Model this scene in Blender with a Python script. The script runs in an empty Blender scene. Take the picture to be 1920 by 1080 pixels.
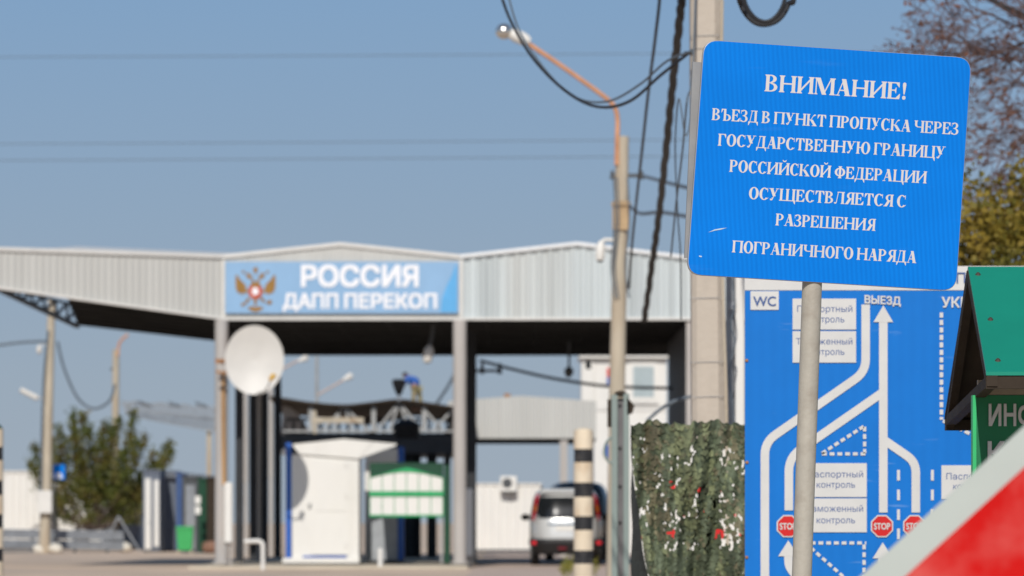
import bpy, math, random
from mathutils import Vector, Matrix
R = random.Random(7)
scene = bpy.context.scene
COL = scene.collection

# ------------------------------------------------------------------ camera
F = 7200.0        # focal length in photo pixels (1920 wide)
HZ = 980.0        # horizon row
CH = 1.06         # camera height
cam_d = bpy.data.cameras.new('camera'); cam = bpy.data.objects.new('camera', cam_d); COL.objects.link(cam)
cam.location = (0, 0, CH); cam.rotation_euler = (math.pi / 2, 0, 0)
cam_d.sensor_width = 36; cam_d.lens = F / 1920 * 36
cam_d.shift_y = (HZ - 540) / 1920
cam_d.clip_start = 0.1; cam_d.clip_end = 20000
cam_d.dof.use_dof = True; cam_d.dof.focus_distance = 11.8; cam_d.dof.aperture_fstop = 6.8
scene.camera = cam

# ------------------------------------------------------------------ light
SUN_EL = math.radians(36); SUN_AZ = (-0.10, -1.0)       # horizontal direction towards the sun
w = bpy.data.worlds.new('World'); scene.world = w; w.use_nodes = True
nt = w.node_tree; bg = nt.nodes['Background']
sky = nt.nodes.new('ShaderNodeTexSky'); sky.sky_type = 'NISHITA'; sky.sun_disc = False
sky.sun_elevation = SUN_EL; sky.sun_rotation = math.atan2(SUN_AZ[0], SUN_AZ[1])
sky.air_density = 1.0; sky.dust_density = 0.6; sky.ozone_density = 2.5; sky.altitude = 50
SKY_S = 0.085; bg.inputs[1].default_value = SKY_S
# hazy blue air low over the horizon, blended into the physical sky above it
g = nt.nodes.new('ShaderNodeTexCoord'); sx = nt.nodes.new('ShaderNodeSeparateXYZ'); nt.links.new(g.outputs['Generated'], sx.inputs[0])
hr = nt.nodes.new('ShaderNodeValToRGB'); nt.links.new(sx.outputs['Z'], hr.inputs[0]); e = hr.color_ramp.elements
e[0].position = 0.0; e[0].color = (.345,.405,.475,1); e[1].position = .135; e[1].color = (.222,.362,.552,1)
for ps, cl in ((.036,(.322,.400,.487,1)),(.078,(.276,.382,.512,1))): q = e.new(ps); q.color = cl
sc_ = nt.nodes.new('ShaderNodeVectorMath'); sc_.operation = 'SCALE'; sc_.inputs['Scale'].default_value = 1/SKY_S; nt.links.new(hr.outputs[0], sc_.inputs[0])
fr_ = nt.nodes.new('ShaderNodeMapRange'); fr_.inputs[1].default_value = .16; fr_.inputs[2].default_value = .5; nt.links.new(sx.outputs['Z'], fr_.inputs[0])
mxs = nt.nodes.new('ShaderNodeMix'); mxs.data_type = 'RGBA'; nt.links.new(fr_.outputs[0], mxs.inputs[0]); nt.links.new(sc_.outputs[0], mxs.inputs[6]); nt.links.new(sky.outputs[0], mxs.inputs[7])
nt.links.new(mxs.outputs[2], bg.inputs[0])
sd = bpy.data.lights.new('sun', 'SUN'); sun = bpy.data.objects.new('sun', sd); COL.objects.link(sun)
sd.energy = 3.6; sd.angle = math.radians(0.53); sd.color = (1.0, 0.955, 0.89)
tos = Vector((SUN_AZ[0], SUN_AZ[1], 0)).normalized() * math.cos(SUN_EL) + Vector((0, 0, math.sin(SUN_EL)))
sun.rotation_euler = tos.to_track_quat('Z', 'Y').to_euler(); sun.location = (0, -20, 40)
scene.view_settings.view_transform = 'Standard'; scene.view_settings.look = 'None'
scene.view_settings.exposure = 0.0; scene.view_settings.gamma = 1.0
scene.cycles.use_denoising = True; scene.cycles.max_bounces = 6

# ------------------------------------------------------------------ helpers
def P(px, py, s): return Vector(((px - 960) / s, F / s, CH + (HZ - py) / s))
def X(px, s): return (px - 960) / s
def Z(py, s): return CH + (HZ - py) / s
def lerp(a, b, t): return a + (b - a) * t

class MB:
    def __init__(self): self.v = []; self.f = []; self.m = []; self.cur = 0
    def add(self, vs, fs):
        n = len(self.v); self.v += [Vector(p) for p in vs]
        for f in fs: self.f.append([i + n for i in f]); self.m.append(self.cur)
        return self
    def box(self, x0, x1, y0, y1, z0, z1):
        return self.add([(x0,y0,z0),(x1,y0,z0),(x1,y1,z0),(x0,y1,z0),(x0,y0,z1),(x1,y0,z1),(x1,y1,z1),(x0,y1,z1)],
                        [(0,3,2,1),(4,5,6,7),(0,1,5,4),(1,2,6,5),(2,3,7,6),(3,0,4,7)])
    def bbox(self, x0, x1, y0, y1, z0, z1, b=0.02):       # box with chamfered vertical and top edges
        o = [(x0+b,y0),(x1-b,y0),(x1,y0+b),(x1,y1-b),(x1-b,y1),(x0+b,y1),(x0,y1-b),(x0,y0+b)]
        cx, cy = (x0+x1)/2, (y0+y1)/2
        i = [(p[0] + (b if p[0] < cx else -b)*.7, p[1] + (b if p[1] < cy else -b)*.7) for p in o]
        vs = [(x,y,z0) for x,y in o] + [(x,y,z1-b) for x,y in o] + [(x,y,z1) for x,y in i]
        fs = [tuple(range(7,-1,-1)), tuple(range(16,24))]
        for k in range(8):
            n = (k+1) % 8; fs += [(k,n,8+n,8+k),(8+k,8+n,16+n,16+k)]
        return self.add(vs, fs)
    def cyl(self, a, b, r0, r1=None, n=16, caps=True):
        a = Vector(a); b = Vector(b); r1 = r0 if r1 is None else r1
        d = (b-a).normalized(); u = d.orthogonal().normalized(); v = d.cross(u)
        vs = []
        for p, r in ((a,r0),(b,r1)):
            for k in range(n):
                t = 2*math.pi*k/n; vs.append(p + (u*math.cos(t)+v*math.sin(t))*r)
        fs = [(k,(k+1)%n,n+(k+1)%n,n+k) for k in range(n)]
        if caps: fs += [tuple(range(n-1,-1,-1)), tuple(range(n,2*n))]
        return self.add(vs, fs)
    def tube(self, pts, r, n=8, rs=None):
        pts = [Vector(p) for p in pts]; m = len(pts); vs = []; u = None
        for i, p in enumerate(pts):
            d = (pts[min(i+1,m-1)] - pts[max(i-1,0)]).normalized()
            if u is None: u = d.orthogonal().normalized()
            else:
                u = u - d*u.dot(d)
                u = u.normalized() if u.length > 1e-6 else d.orthogonal().normalized()
            v = d.cross(u); rr = rs[i] if rs else r
            for k in range(n):
                t = 2*math.pi*k/n; vs.append(p + (u*math.cos(t)+v*math.sin(t))*rr)
        fs = []
        for i in range(m-1):
            for k in range(n):
                q = (k+1)%n; fs.append((i*n+k, i*n+q, (i+1)*n+q, (i+1)*n+k))
        fs += [tuple(range(n-1,-1,-1)), tuple(range((m-1)*n, m*n))]
        return self.add(vs, fs)
    def bar(self, a, b, wx, wz):                       # rectangular bar from a to b
        a = Vector(a); b = Vector(b); d = (b-a).normalized()
        up = Vector((0,0,1)) if abs(d.z) < .95 else Vector((0,1,0))
        u = d.cross(up).normalized(); v = u.cross(d)
        vs = [p + u*sx*wx/2 + v*sz*wz/2 for p in (a,b) for sx,sz in ((-1,-1),(1,-1),(1,1),(-1,1))]
        return self.add(vs, [(0,1,2,3),(7,6,5,4),(0,4,5,1),(1,5,6,2),(2,6,7,3),(3,7,4,0)])
    def prism(self, front, back):                      # two matching outlines (front seen from camera)
        n = len(front)
        return self.add(list(front)+list(back), [tuple(range(n-1,-1,-1)), tuple(range(n,2*n))] +
                        [(k,(k+1)%n,n+(k+1)%n,n+k) for k in range(n)])
    def ball(self, c, rx, ry, rz, n=14, m=9):
        c = Vector(c); vs = [c+Vector((0,0,rz))]
        for i in range(1,m):
            t = math.pi*i/m
            for k in range(n):
                p = 2*math.pi*k/n; vs.append(c+Vector((rx*math.sin(t)*math.cos(p), ry*math.sin(t)*math.sin(p), rz*math.cos(t))))
        vs.append(c-Vector((0,0,rz))); L = len(vs)-1; fs = []
        for k in range(n): fs.append((0,1+k,1+(k+1)%n)); fs.append((L,L-n+(k+1)%n,L-n+k))
        for i in range(m-2):
            for k in range(n):
                a = 1+i*n; q = (k+1)%n; fs.append((a+k,a+n+k,a+n+q,a+q))
        return self.add(vs, fs)
    def build(self, name, mat, parent=None, loc=None, smooth=False):
        o0 = Vector((0,0,0))
        if parent is not None:
            p = parent
            while p is not None: o0 += p.location; p = p.parent
        base = o0 if parent is not None else Vector(loc or (0,0,0))
        if parent is not None and loc is not None: base = Vector(loc)
        me = bpy.data.meshes.new(name)
        me.from_pydata([tuple(q-base) for q in self.v], [], self.f)
        for mm in (mat if isinstance(mat, (list,tuple)) else [mat]): me.materials.append(mm)
        if max(self.m, default=0) > 0: me.polygons.foreach_set('material_index', self.m)
        if smooth:
            me.polygons.foreach_set('use_smooth', [True]*len(me.polygons))
            try: me.set_sharp_from_angle(angle=math.radians(40))
            except Exception: pass
        me.update()
        o = bpy.data.objects.new(name, me); COL.objects.link(o)
        if parent is not None: o.parent = parent; o.location = base - o0
        else: o.location = base
        return o

def islands(mb):
    par = list(range(len(mb.v)))
    def fd(a):
        while par[a] != a: par[a] = par[par[a]]; a = par[a]
        return a
    for f in mb.f:
        for i in f[1:]: par[fd(i)] = fd(f[0])
    out = {}
    for f, m in zip(mb.f, mb.m):
        r = fd(f[0]); q, ix = out.setdefault(r, (MB(), {})); nf = []
        for i in f:
            if i not in ix: ix[i] = len(q.v); q.v.append(mb.v[i])
            nf.append(ix[i])
        q.f.append(nf); q.m.append(m)
    return [q for q, _ in out.values()]
def builds(mb, name, mat, parent, smooth=False): return [q.build(name, mat, parent, None, smooth) for q in islands(mb)]
def tag(o, label=None, cat=None, group=None, kind=None):
    if label: o['label'] = label
    if cat: o['category'] = cat
    if group: o['group'] = group
    if kind: o['kind'] = kind
    return o
def thing(name, label, cat, loc, group=None):
    o = bpy.data.objects.new(name, None); COL.objects.link(o); o.location = loc; o.empty_display_size = .2
    return tag(o, label, cat, group)
def dup(root, loc, label):
    c = root.copy(); COL.objects.link(c); c.location = loc; c['label'] = label
    for ch in root.children:
        k = ch.copy(); COL.objects.link(k); k.parent = c
        for g in ch.children:
            q = g.copy(); COL.objects.link(q); q.parent = k
    return c
def cat_curve(pts, n=10):                              # Catmull-Rom through points
    pts = [Vector(p) for p in pts]; out = []
    for i in range(len(pts)-1):
        p0 = pts[max(i-1,0)]; p1 = pts[i]; p2 = pts[i+1]; p3 = pts[min(i+2,len(pts)-1)]
        for k in range(n):
            t = k/n
            out.append(.5*((2*p1)+(p2-p0)*t+(2*p0-5*p1+4*p2-p3)*t*t+(3*p1-p0-3*p2+p3)*t**3))
    out.append(pts[-1]); return out

# ------------------------------------------------------------------ materials
def mat(name, col, rough=.6, metal=0.0, var=.12, scale=4.0, streak=0, bump=0.0, spec=.4, stain=None, stain_amt=.0, stain_scale=1.5, coat=0, fine=0):
    m = bpy.data.materials.new(name); m.use_nodes = True; n = m.node_tree.nodes; L = m.node_tree.links
    b = n['Principled BSDF']; b.inputs['Roughness'].default_value = rough; b.inputs['Metallic'].default_value = metal
    b.inputs['Specular IOR Level'].default_value = spec; b.inputs['Coat Weight'].default_value = coat
    tc = n.new('ShaderNodeTexCoord'); mp = n.new('ShaderNodeMapping'); L.new(tc.outputs['Object'], mp.inputs[0])
    mp.inputs['Scale'].default_value = (1,1,1.0/(streak or 1))
    nz = n.new('ShaderNodeTexNoise'); nz.inputs['Scale'].default_value = scale; nz.inputs['Detail'].default_value = 6; nz.inputs['Roughness'].default_value = .62
    L.new(mp.outputs[0], nz.inputs['Vector'])
    cr = n.new('ShaderNodeValToRGB'); cr.color_ramp.elements[0].position = .32; cr.color_ramp.elements[1].position = .68
    cr.color_ramp.elements[0].color = (*[c*(1-var) for c in col],1); cr.color_ramp.elements[1].color = (*[min(1,c*(1+var)) for c in col],1)
    L.new(nz.outputs['Fac'], cr.inputs[0]); out = cr.outputs[0]
    if stain:
        n2 = n.new('ShaderNodeTexNoise'); n2.inputs['Scale'].default_value = stain_scale; n2.inputs['Detail'].default_value = 5; L.new(mp.outputs[0], n2.inputs['Vector'])
        r2 = n.new('ShaderNodeValToRGB'); r2.color_ramp.elements[0].position = .52; r2.color_ramp.elements[1].position = .72
        L.new(n2.outputs['Fac'], r2.inputs[0])
        mu = n.new('ShaderNodeMath'); mu.operation = 'MULTIPLY'; mu.inputs[1].default_value = stain_amt; L.new(r2.outputs[0], mu.inputs[0])
        mx = n.new('ShaderNodeMix'); mx.data_type = 'RGBA'; L.new(mu.outputs[0], mx.inputs[0]); L.new(out, mx.inputs[6]); mx.inputs[7].default_value = (*stain,1); out = mx.outputs[2]
    L.new(out, b.inputs['Base Color'])
    if bump:
        bn = n.new('ShaderNodeBump'); bn.inputs['Strength'].default_value = bump; bn.inputs['Distance'].default_value = .02
        n3 = n.new('ShaderNodeTexNoise'); n3.inputs['Scale'].default_value = fine or scale*8; n3.inputs['Detail'].default_value = 4; L.new(tc.outputs['Object'], n3.inputs['Vector'])
        L.new(n3.outputs['Fac'], bn.inputs['Height']); L.new(bn.outputs[0], b.inputs['Normal'])
    return m

def sheeting(name, col, period, tilt, amt, scratch=.35, spec=.3):   # retroreflective sheeting with faint upright ribs and pale scratches
    m = mat(name, col, .45, 0, .05, 3.0, spec=spec); n = m.node_tree.nodes; L = m.node_tree.links; b = n['Principled BSDF']
    src = b.inputs['Base Color'].links[0].from_socket
    tc = n.new('ShaderNodeTexCoord'); mp = n.new('ShaderNodeMapping'); L.new(tc.outputs['Object'], mp.inputs[0]); mp.inputs['Rotation'].default_value = (0, tilt, 0)
    wv = n.new('ShaderNodeTexWave'); wv.bands_direction = 'X'; wv.inputs['Scale'].default_value = 2*math.pi/20/period; wv.inputs['Distortion'].default_value = .8
    wv.inputs['Detail'].default_value = 1; L.new(mp.outputs[0], wv.inputs['Vector'])
    mx = n.new('ShaderNodeMix'); mx.data_type = 'RGBA'; mx.blend_type = 'MULTIPLY'
    mu = n.new('ShaderNodeMath'); mu.operation = 'MULTIPLY'; mu.inputs[1].default_value = amt; L.new(wv.outputs['Fac'], mu.inputs[0]); L.new(mu.outputs[0], mx.inputs[0])
    L.new(src, mx.inputs[6]); mx.inputs[7].default_value = (.6,.72,.78,1)
    # scratches: thin bands of stretched noise
    m2 = n.new('ShaderNodeMapping'); L.new(tc.outputs['Object'], m2.inputs[0]); m2.inputs['Rotation'].default_value = (0,.5,0); m2.inputs['Scale'].default_value = (1.2,1,9)
    n2 = n.new('ShaderNodeTexNoise'); n2.inputs['Scale'].default_value = 3.2; n2.inputs['Detail'].default_value = 7; L.new(m2.outputs[0], n2.inputs['Vector'])
    r2 = n.new('ShaderNodeValToRGB'); r2.color_ramp.elements[0].position = .63; r2.color_ramp.elements[1].position = .80; L.new(n2.outputs['Fac'], r2.inputs[0])
    q = n.new('ShaderNodeMath'); q.operation = 'MULTIPLY'; q.inputs[1].default_value = scratch; L.new(r2.outputs[0], q.inputs[0])
    m3 = n.new('ShaderNodeMix'); m3.data_type = 'RGBA'; L.new(q.outputs[0], m3.inputs[0]); L.new(mx.outputs[2], m3.inputs[6]); m3.inputs[7].default_value = (.45,.6,.75,1)
    L.new(m3.outputs[2], b.inputs['Base Color'])
    return m

M = {}
M['sign_blue'] = sheeting('sign_blue', (.0015,.188,.68), .0148, .06, .42, .03, .12)
M['sign_text'] = mat('sign_text', (.62,.585,.57), .5, var=.05)
M['map_blue'] = sheeting('map_blue', (.006,.162,.55), .05, 0, .12, .3, .2)
M['map_white'] = mat('map_white', (.60,.59,.565), .5, var=.05, scale=6)
M['map_text'] = mat('map_text', (.05,.10,.27), .5, var=.05)
M['stop_red'] = mat('stop_red', (.58,.012,.012), .45, var=.08)
M['galv'] = mat('galv', (.36,.36,.35), .5, .3, .12, 6, stain=(.25,.24,.22), stain_amt=.3)
M['post_grey'] = mat('post_grey', (.40,.37,.31), .55, 0, .07, 9, stain=(.22,.17,.13), stain_amt=.35, stain_scale=14, bump=.1)
M['fascia_warm'] = mat('fascia_warm', (.50,.495,.465), .5, 0, .05, 3, streak=30, spec=.3)
M['fascia_cool'] = mat('fascia_cool', (.50,.54,.54), .42, .15, .22, 6.0, streak=90, spec=.5, stain=(.50,.46,.40), stain_amt=.5, stain_scale=.35)
M['trim'] = mat('trim', (.66,.64,.60), .4, 0, .07, 2)
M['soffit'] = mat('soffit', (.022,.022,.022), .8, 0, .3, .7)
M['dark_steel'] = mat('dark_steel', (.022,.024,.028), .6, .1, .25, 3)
M['pillar'] = mat('pillar', (.40,.38,.36), .6, 0, .10, 3, streak=4, stain=(.30,.15,.06), stain_amt=.75, stain_scale=1.3)
M['pillar_clean'] = mat('pillar_clean', (.42,.39,.36), .6, 0, .08, 3, streak=4)
M['gate_blue'] = mat('gate_blue', (.235,.395,.59), .5, 0, .05, 1.5, streak=2)
M['gate_stain'] = mat('gate_stain', (.10,.37,.68), .5, 0, .12, 2)
M['white_letter'] = mat('white_letter', (.80,.80,.82), .5, 0, .03)
M['gold'] = mat('gold', (.27,.14,.025), .5, 0, .2, 5)
M['emblem_red'] = mat('emblem_red', (.50,.07,.04), .5, 0, .1)
M['white'] = mat('white', (.71,.69,.645), .5, 0, .05, 1.5, streak=3, stain=(.5,.46,.38), stain_amt=.25)
M['dish'] = mat('dish', (.60,.58,.54), .45, 0, .04, 2.5)
M['cream'] = mat('cream', (.66,.56,.42), .6, 0, .14, 5, streak=2, stain=(.45,.25,.10), stain_amt=.55, stain_scale=4)
M['black_paint'] = mat('black_paint', (.018,.018,.02), .6, 0, .3, 6, stain=(.09,.08,.07), stain_amt=.4, stain_scale=9)
M['booth_blue'] = mat('booth_blue', (.02,.10,.40), .45, 0, .08)
M['muted_blue'] = mat('muted_blue', (.05,.10,.24), .6)
M['concrete'] = mat('concrete', (.47,.41,.34), .8, 0, .12, 3, streak=3, bump=.25, stain=(.24,.20,.16), stain_amt=.35, stain_scale=3)
M['pole_tan'] = mat('pole_tan', (.44,.38,.29), .75, 0, .16, 5, streak=5, bump=.2, stain=(.30,.18,.09), stain_amt=.5, stain_scale=3)
M['orange'] = mat('orange', (.52,.25,.13), .6, 0, .15, 5)
M['rust'] = mat('rust', (.34,.16,.06), .8, 0, .3, 6)
M['rust_tan'] = mat('rust_tan', (.42,.24,.10), .8, 0, .3, 3, streak=5, stain=(.42,.36,.30), stain_amt=.8, stain_scale=1)
M['black'] = mat('black', (.012,.012,.013), .5, 0, .3, 5)
M['cable'] = mat('cable', (.016,.017,.02), .6, 0, .3, 20)
M['wire'] = mat('wire', (.10,.125,.15), .6, .0, .1, 3)
M['roof_screw'] = mat('roof_screw', (.05,.035,.025), .6)
M['pale_arm'] = mat('pale_arm', (.48,.36,.30), .6)
M['trim_white'] = mat('trim_white', (.80,.80,.79), .35, 0, .04)
M['cabinet_grey'] = mat('cabinet_grey', (.34,.36,.38), .6)
M['green_roof'] = mat('green_roof', (.007,.235,.155), .36, 0, .05, 3, spec=.4)
M['green_wall'] = mat('green_wall', (.006,.16,.06), .5, 0, .08)
M['green_sunlit'] = mat('green_sunlit', (.03,.45,.15), .5, 0, .08)
M['brown_dark'] = mat('brown_dark', (.045,.034,.025), .75, 0, .2, 8, spec=.1)
M['info_letter'] = mat('info_letter', (.60,.58,.55), .5, 0, .05)
M['stall_green'] = mat('stall_green', (.02,.33,.11), .5, 0, .1)
M['stall_dark'] = mat('stall_dark', (.004,.05,.022), .5, 0, .1)
M['glass_dark'] = mat('glass_dark', (.012,.014,.016), .08, 0, .1, spec=.6)
M['glass_pale'] = mat('glass_pale', (.38,.44,.45), .15, 0, .08, spec=.6)
M['silver'] = mat('silver', (.68,.685,.67), .27, .25, .03, spec=.6, coat=.6)
M['car_dark'] = mat('car_dark', (.012,.02,.022), .25, .2, .05, coat=.5)
M['plastic_dark'] = mat('plastic_dark', (.022,.022,.024), .6, 0, .2, 4)
M['lamp_red'] = mat('lamp_red', (.80,.012,.025), .2, 0, .08, spec=.6, coat=.5)
M['lamp_amber'] = mat('lamp_amber', (.90,.22,.03), .2, 0, .08, spec=.6, coat=.5)
M['rubber'] = mat('rubber', (.012,.012,.012), .85, 0, .2)
M['steel_dark'] = mat('steel_dark', (.15,.145,.15), .6, .1, .15, 5)
M['steel_green'] = mat('steel_green', (.22,.27,.25), .5, .1, .10, 5, streak=3, stain=(.16,.12,.09), stain_amt=.35, stain_scale=5)
M['red_paint'] = mat('red_paint', (.54,.008,.007), .6, 0, .06, 2.5, spec=.08, stain=(.66,.16,.14), stain_amt=.75, stain_scale=4.5)
M['frame_white'] = mat('frame_white', (.44,.48,.445), .5, 0, .05, 3)
M['grey_steel'] = mat('grey_steel', (.25,.265,.285), .5, .2, .15, 3)
M['slate'] = mat('slate', (.13,.15,.19), .6, 0, .1, 2)
M['dark_grey'] = mat('dark_grey', (.07,.075,.08), .6, 0, .15, 2)
M['bin_green'] = mat('bin_green', (.045,.36,.10), .5, 0, .08)
M['stone'] = mat('stone', (.62,.58,.50), .85, 0, .12, 6, bump=.3)
M['boulder'] = mat('boulder', (.22,.12,.08), .9, 0, .2, 6, bump=.4)
M['skin'] = mat('skin', (.36,.20,.13), .6, 0, .08); M['hair'] = mat('hair', (.03,.02,.015), .7)
M['jacket'] = mat('jacket', (.04,.13,.45), .8, 0, .12, 8); M['khaki'] = mat('khaki', (.28,.24,.12), .85, 0, .12, 8)
M['blue_grey'] = mat('blue_grey', (.19,.20,.23), .6, 0, .08)  # even blue-grey of the cabin by the tree
M['yellow'] = mat('yellow', (.62,.36,.04), .5, 0, .1)
M['bark'] = mat('bark', (.10,.075,.06), .9, 0, .25, 10, bump=.4)
M['twig'] = mat('twig', (.14,.09,.08), .85, 0, .25, 4)
def leafmat(name, cols, scale):
    m = mat(name, cols[0], .6, 0, .2, scale); n = m.node_tree.nodes; L = m.node_tree.links; b = n['Principled BSDF']
    cr = [x for x in n if x.type == 'VALTORGB'][0].color_ramp
    cr.elements[0].color = (*cols[0],1); cr.elements[1].color = (*cols[-1],1)
    for i, c in enumerate(cols[1:-1]):
        e = cr.elements.new(.32+.36*(i+1)/(len(cols)-1)); e.color = (*c,1)
    tr = n.new('ShaderNodeBsdfTranslucent'); ms = n.new('ShaderNodeMixShader'); ms.inputs[0].default_value = .3
    L.new(b.inputs['Base Color'].links[0].from_socket, tr.inputs[0]); L.new(b.outputs[0], ms.inputs[1]); L.new(tr.outputs[0], ms.inputs[2])
    L.new(ms.outputs[0], n['Material Output'].inputs[0]); return m
M['leaf_green'] = leafmat('leaf_green', [(.065,.088,.016),(.105,.13,.024),(.16,.145,.03),(.19,.12,.035)], 1.6)
M['leaf_yellow'] = leafmat('leaf_yellow', [(.085,.095,.018),(.17,.15,.025),(.31,.22,.03),(.12,.10,.035)], 2.2)
M['leaf_rust'] = leafmat('leaf_rust', [(.16,.07,.045),(.22,.09,.05),(.14,.08,.06)], 3)
M['weed'] = leafmat('weed', [(.14,.16,.03),(.26,.24,.04),(.34,.28,.03)], 6)
M['net_green'] = mat('net_green', (.12,.145,.09), .85, 0, .25, 9)
M['net_pale'] = mat('net_pale', (.21,.235,.125), .85, 0, .25, 9)
M['net_brown'] = mat('net_brown', (.185,.17,.105), .85, 0, .25, 9)
M['net_shade'] = mat('net_shade', (.035,.042,.032), .9, 0, .3, 12)  # self-shade of the folded edge put into a darker cloth colour
M['net_dark'] = mat('net_dark', (.10,.12,.085), .9, 0, .3, 12)

# ------------------------------------------------------------------ setting
def ground_mat():
    m = mat('ground_mat', (.58,.445,.33), .9, 0, .2, .35, bump=.25, fine=14, stain=(.36,.31,.27), stain_amt=.85, stain_scale=.12)
    return m
b = MB(); b.add([(-3000,-200,0),(3000,-200,0),(3000,6000,0),(-3000,6000,0)], [(0,1,2,3)])
tag(b.build('ground', ground_mat()), 'pale dusty tan ground in front of the checkpoint', 'ground', kind='structure')
b = MB(); b.add([(-.9,60,.004),(4.0,60,.004),(4.0,220,.004),(-.9,220,.004)], [(0,1,2,3)])
tag(b.build('road', mat('road_mat', (.50,.39,.32), .9, 0, .1, .6, bump=.2, fine=20)), 'worn pinkish grey road lane running under the canopy', 'road', kind='structure')
b = MB(); b.bbox(-7.4,-1.0,87.5,112,0.0,.06,.03)
tag(b.build('traffic_island', mat('island_mat', (.50,.43,.33), .9, 0, .1, .8, bump=.2)), 'low kerbed island under the white booth', 'kerb', kind='structure')

# ------------------------------------------------------------------ text
from mathutils.geometry import delaunay_2d_cdt, interpolate_bezier
def area2(p): return sum(p[i][0]*p[(i+1)%len(p)][1]-p[(i+1)%len(p)][0]*p[i][1] for i in range(len(p)))/2
def fill(loops):                                       # one clean flat layer from outlines that may overlap (non-zero winding)
    V = []; E = []; bb = []
    for lp in loops:
        n = len(V); V += [Vector(q) for q in lp]; E += [(n+i, n+(i+1)%len(lp)) for i in range(len(lp))]
        bb.append((min(q[0] for q in lp), max(q[0] for q in lp), min(q[1] for q in lp), max(q[1] for q in lp)))
    r = delaunay_2d_cdt(V, E, [], 0, 1e-6, False); vs = [(q.x, q.y) for q in r[0]]; out = []
    for f in r[2]:
        x = sum(vs[i][0] for i in f)/len(f); y = sum(vs[i][1] for i in f)/len(f); wn = 0
        for lp, (xa, xb, ya, yb) in zip(loops, bb):
            if not (xa <= x <= xb and ya <= y <= yb): continue
            for i in range(len(lp)):
                p, q = lp[i], lp[(i+1) % len(lp)]
                if (p[1] <= y) != (q[1] <= y):
                    if p[0] + (y-p[1])/(q[1]-p[1])*(q[0]-p[0]) > x: wn += 1 if q[1] > p[1] else -1
        if wn: out.append(tuple(f))
    return vs, out
_tc = {}
def text_mesh(body):
    if body not in _tc:
        c = bpy.data.curves.new('t', 'FONT'); c.body = body
        o = bpy.data.objects.new('t', c); COL.objects.link(o)
        dg = bpy.context.evaluated_depsgraph_get(); cu = o.to_curve(dg); loops = []
        for sp in cu.splines:
            lp = []; bp = sp.bezier_points; n = len(bp)
            if n:
                for i in range(n):
                    p, q = bp[i], bp[(i+1) % n]
                    if p.handle_right_type == 'VECTOR' and q.handle_left_type == 'VECTOR': lp.append((p.co.x, p.co.y))
                    else: lp += [(w_.x, w_.y) for w_ in interpolate_bezier(p.co, p.handle_right, q.handle_left, q.co, 6)[:-1]]
            else: lp = [(p.co.x, p.co.y) for p in sp.points]
            cl = [lp[0]]
            for q in lp[1:]:
                if abs(q[0]-cl[-1][0])+abs(q[1]-cl[-1][1]) > 1e-4: cl.append(q)
            if len(cl) > 2: loops.append(cl)
        o.to_curve_clear(); bpy.data.objects.remove(o); bpy.data.curves.remove(c)
        _tc[body] = fill(loops)
    return _tc[body]
def cap_h():
    vs, _ = text_mesh('П'); ys = [y for _, y in vs]; return max(ys), min(ys)
def put_text(mb, body, mp, x0, x1, base, cap, offset=0.0, slope=0.0):
    vs, fs = text_mesh(body); xs = [x for x, _ in vs]; a, c = min(xs)-offset, max(xs)+offset; hi, lo = cap_h(); hi += offset*.7; lo -= offset*.7
    cps = [(0,0)] if offset <= 0 else [(math.cos(t)*offset, math.sin(t)*offset) for t in [math.pi/4+math.pi/2*j for j in range(4)]]+[(0,0)]
    for k, (dx, dy) in enumerate(cps):                 # a bold face: the same letters laid five times, each a hair in front of the last
        out = []
        for x, y in vs:
            px = x0 + (x+dx-a)/(c-a)*(x1-x0)
            q = mp(px, base - (y+dy-lo)/(hi-lo)*cap + slope*(px-x0)); out.append(Vector((q.x, q.y-.00003*k*q.y, q.z)))
        mb.add(out, fs)

# --- bold serif capitals, drawn from strokes (cap height 1)
S, T, SH, SO = .232, .072, .055, .07
def rect(x0,y0,x1,y1): return [(x0,y0),(x1,y0),(x1,y1),(x0,y1)]
def stem(x, w=S, y0=0, y1=1, bot=True, top=True):
    o = [rect(x,y0,x+w,y1)]
    if bot: o += [rect(x-SO,y0,x+w+SO,y0+SH), [(x-SO*.5,y0+SH),(x+w+SO*.5,y0+SH),(x+w,y0+SH*2.2),(x,y0+SH*2.2)]]
    if top: o += [rect(x-SO,y1-SH,x+w+SO,y1), [(x,y1-SH*2.2),(x+w,y1-SH*2.2),(x+w+SO*.5,y1-SH),(x-SO*.5,y1-SH)]]
    return o
def arc(cx,cy,rx,ry,a0,a1,thick=S,thin=T,n=18):
    o = []; ix, iy = max(rx-thick,.01), max(ry-thin,.01)
    for k in range(n):
        t0 = math.radians(lerp(a0,a1,k/n)); t1 = math.radians(lerp(a0,a1,(k+1)/n))
        o.append([(cx+ix*math.cos(t0),cy+iy*math.sin(t0)),(cx+rx*math.cos(t0),cy+ry*math.sin(t0)),(cx+rx*math.cos(t1),cy+ry*math.sin(t1)),(cx+ix*math.cos(t1),cy+iy*math.sin(t1))])
    return o
def diag(x0,y0,x1,y1,w): return [[(x0,y0),(x0+w,y0),(x1+w,y1),(x1,y1)]]
def mir(polys, w): return [[(w-x,y) for x,y in p][::-1] for p in polys]
x1 = .075
def bowl(y0,y1,rx,xc=x1+S): 
    return arc(xc,(y0+y1)/2,rx,(y1-y0)/2,-90,90)
GL = {}
GL['А'] = (1.06, diag(.10,0,.50,1,.075)+diag(.68,0,.38,1,.30)+[rect(.24,.29,.80,.29+T)]+[rect(0,0,.30,SH),rect(.62,0,1.04,SH)])
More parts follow.
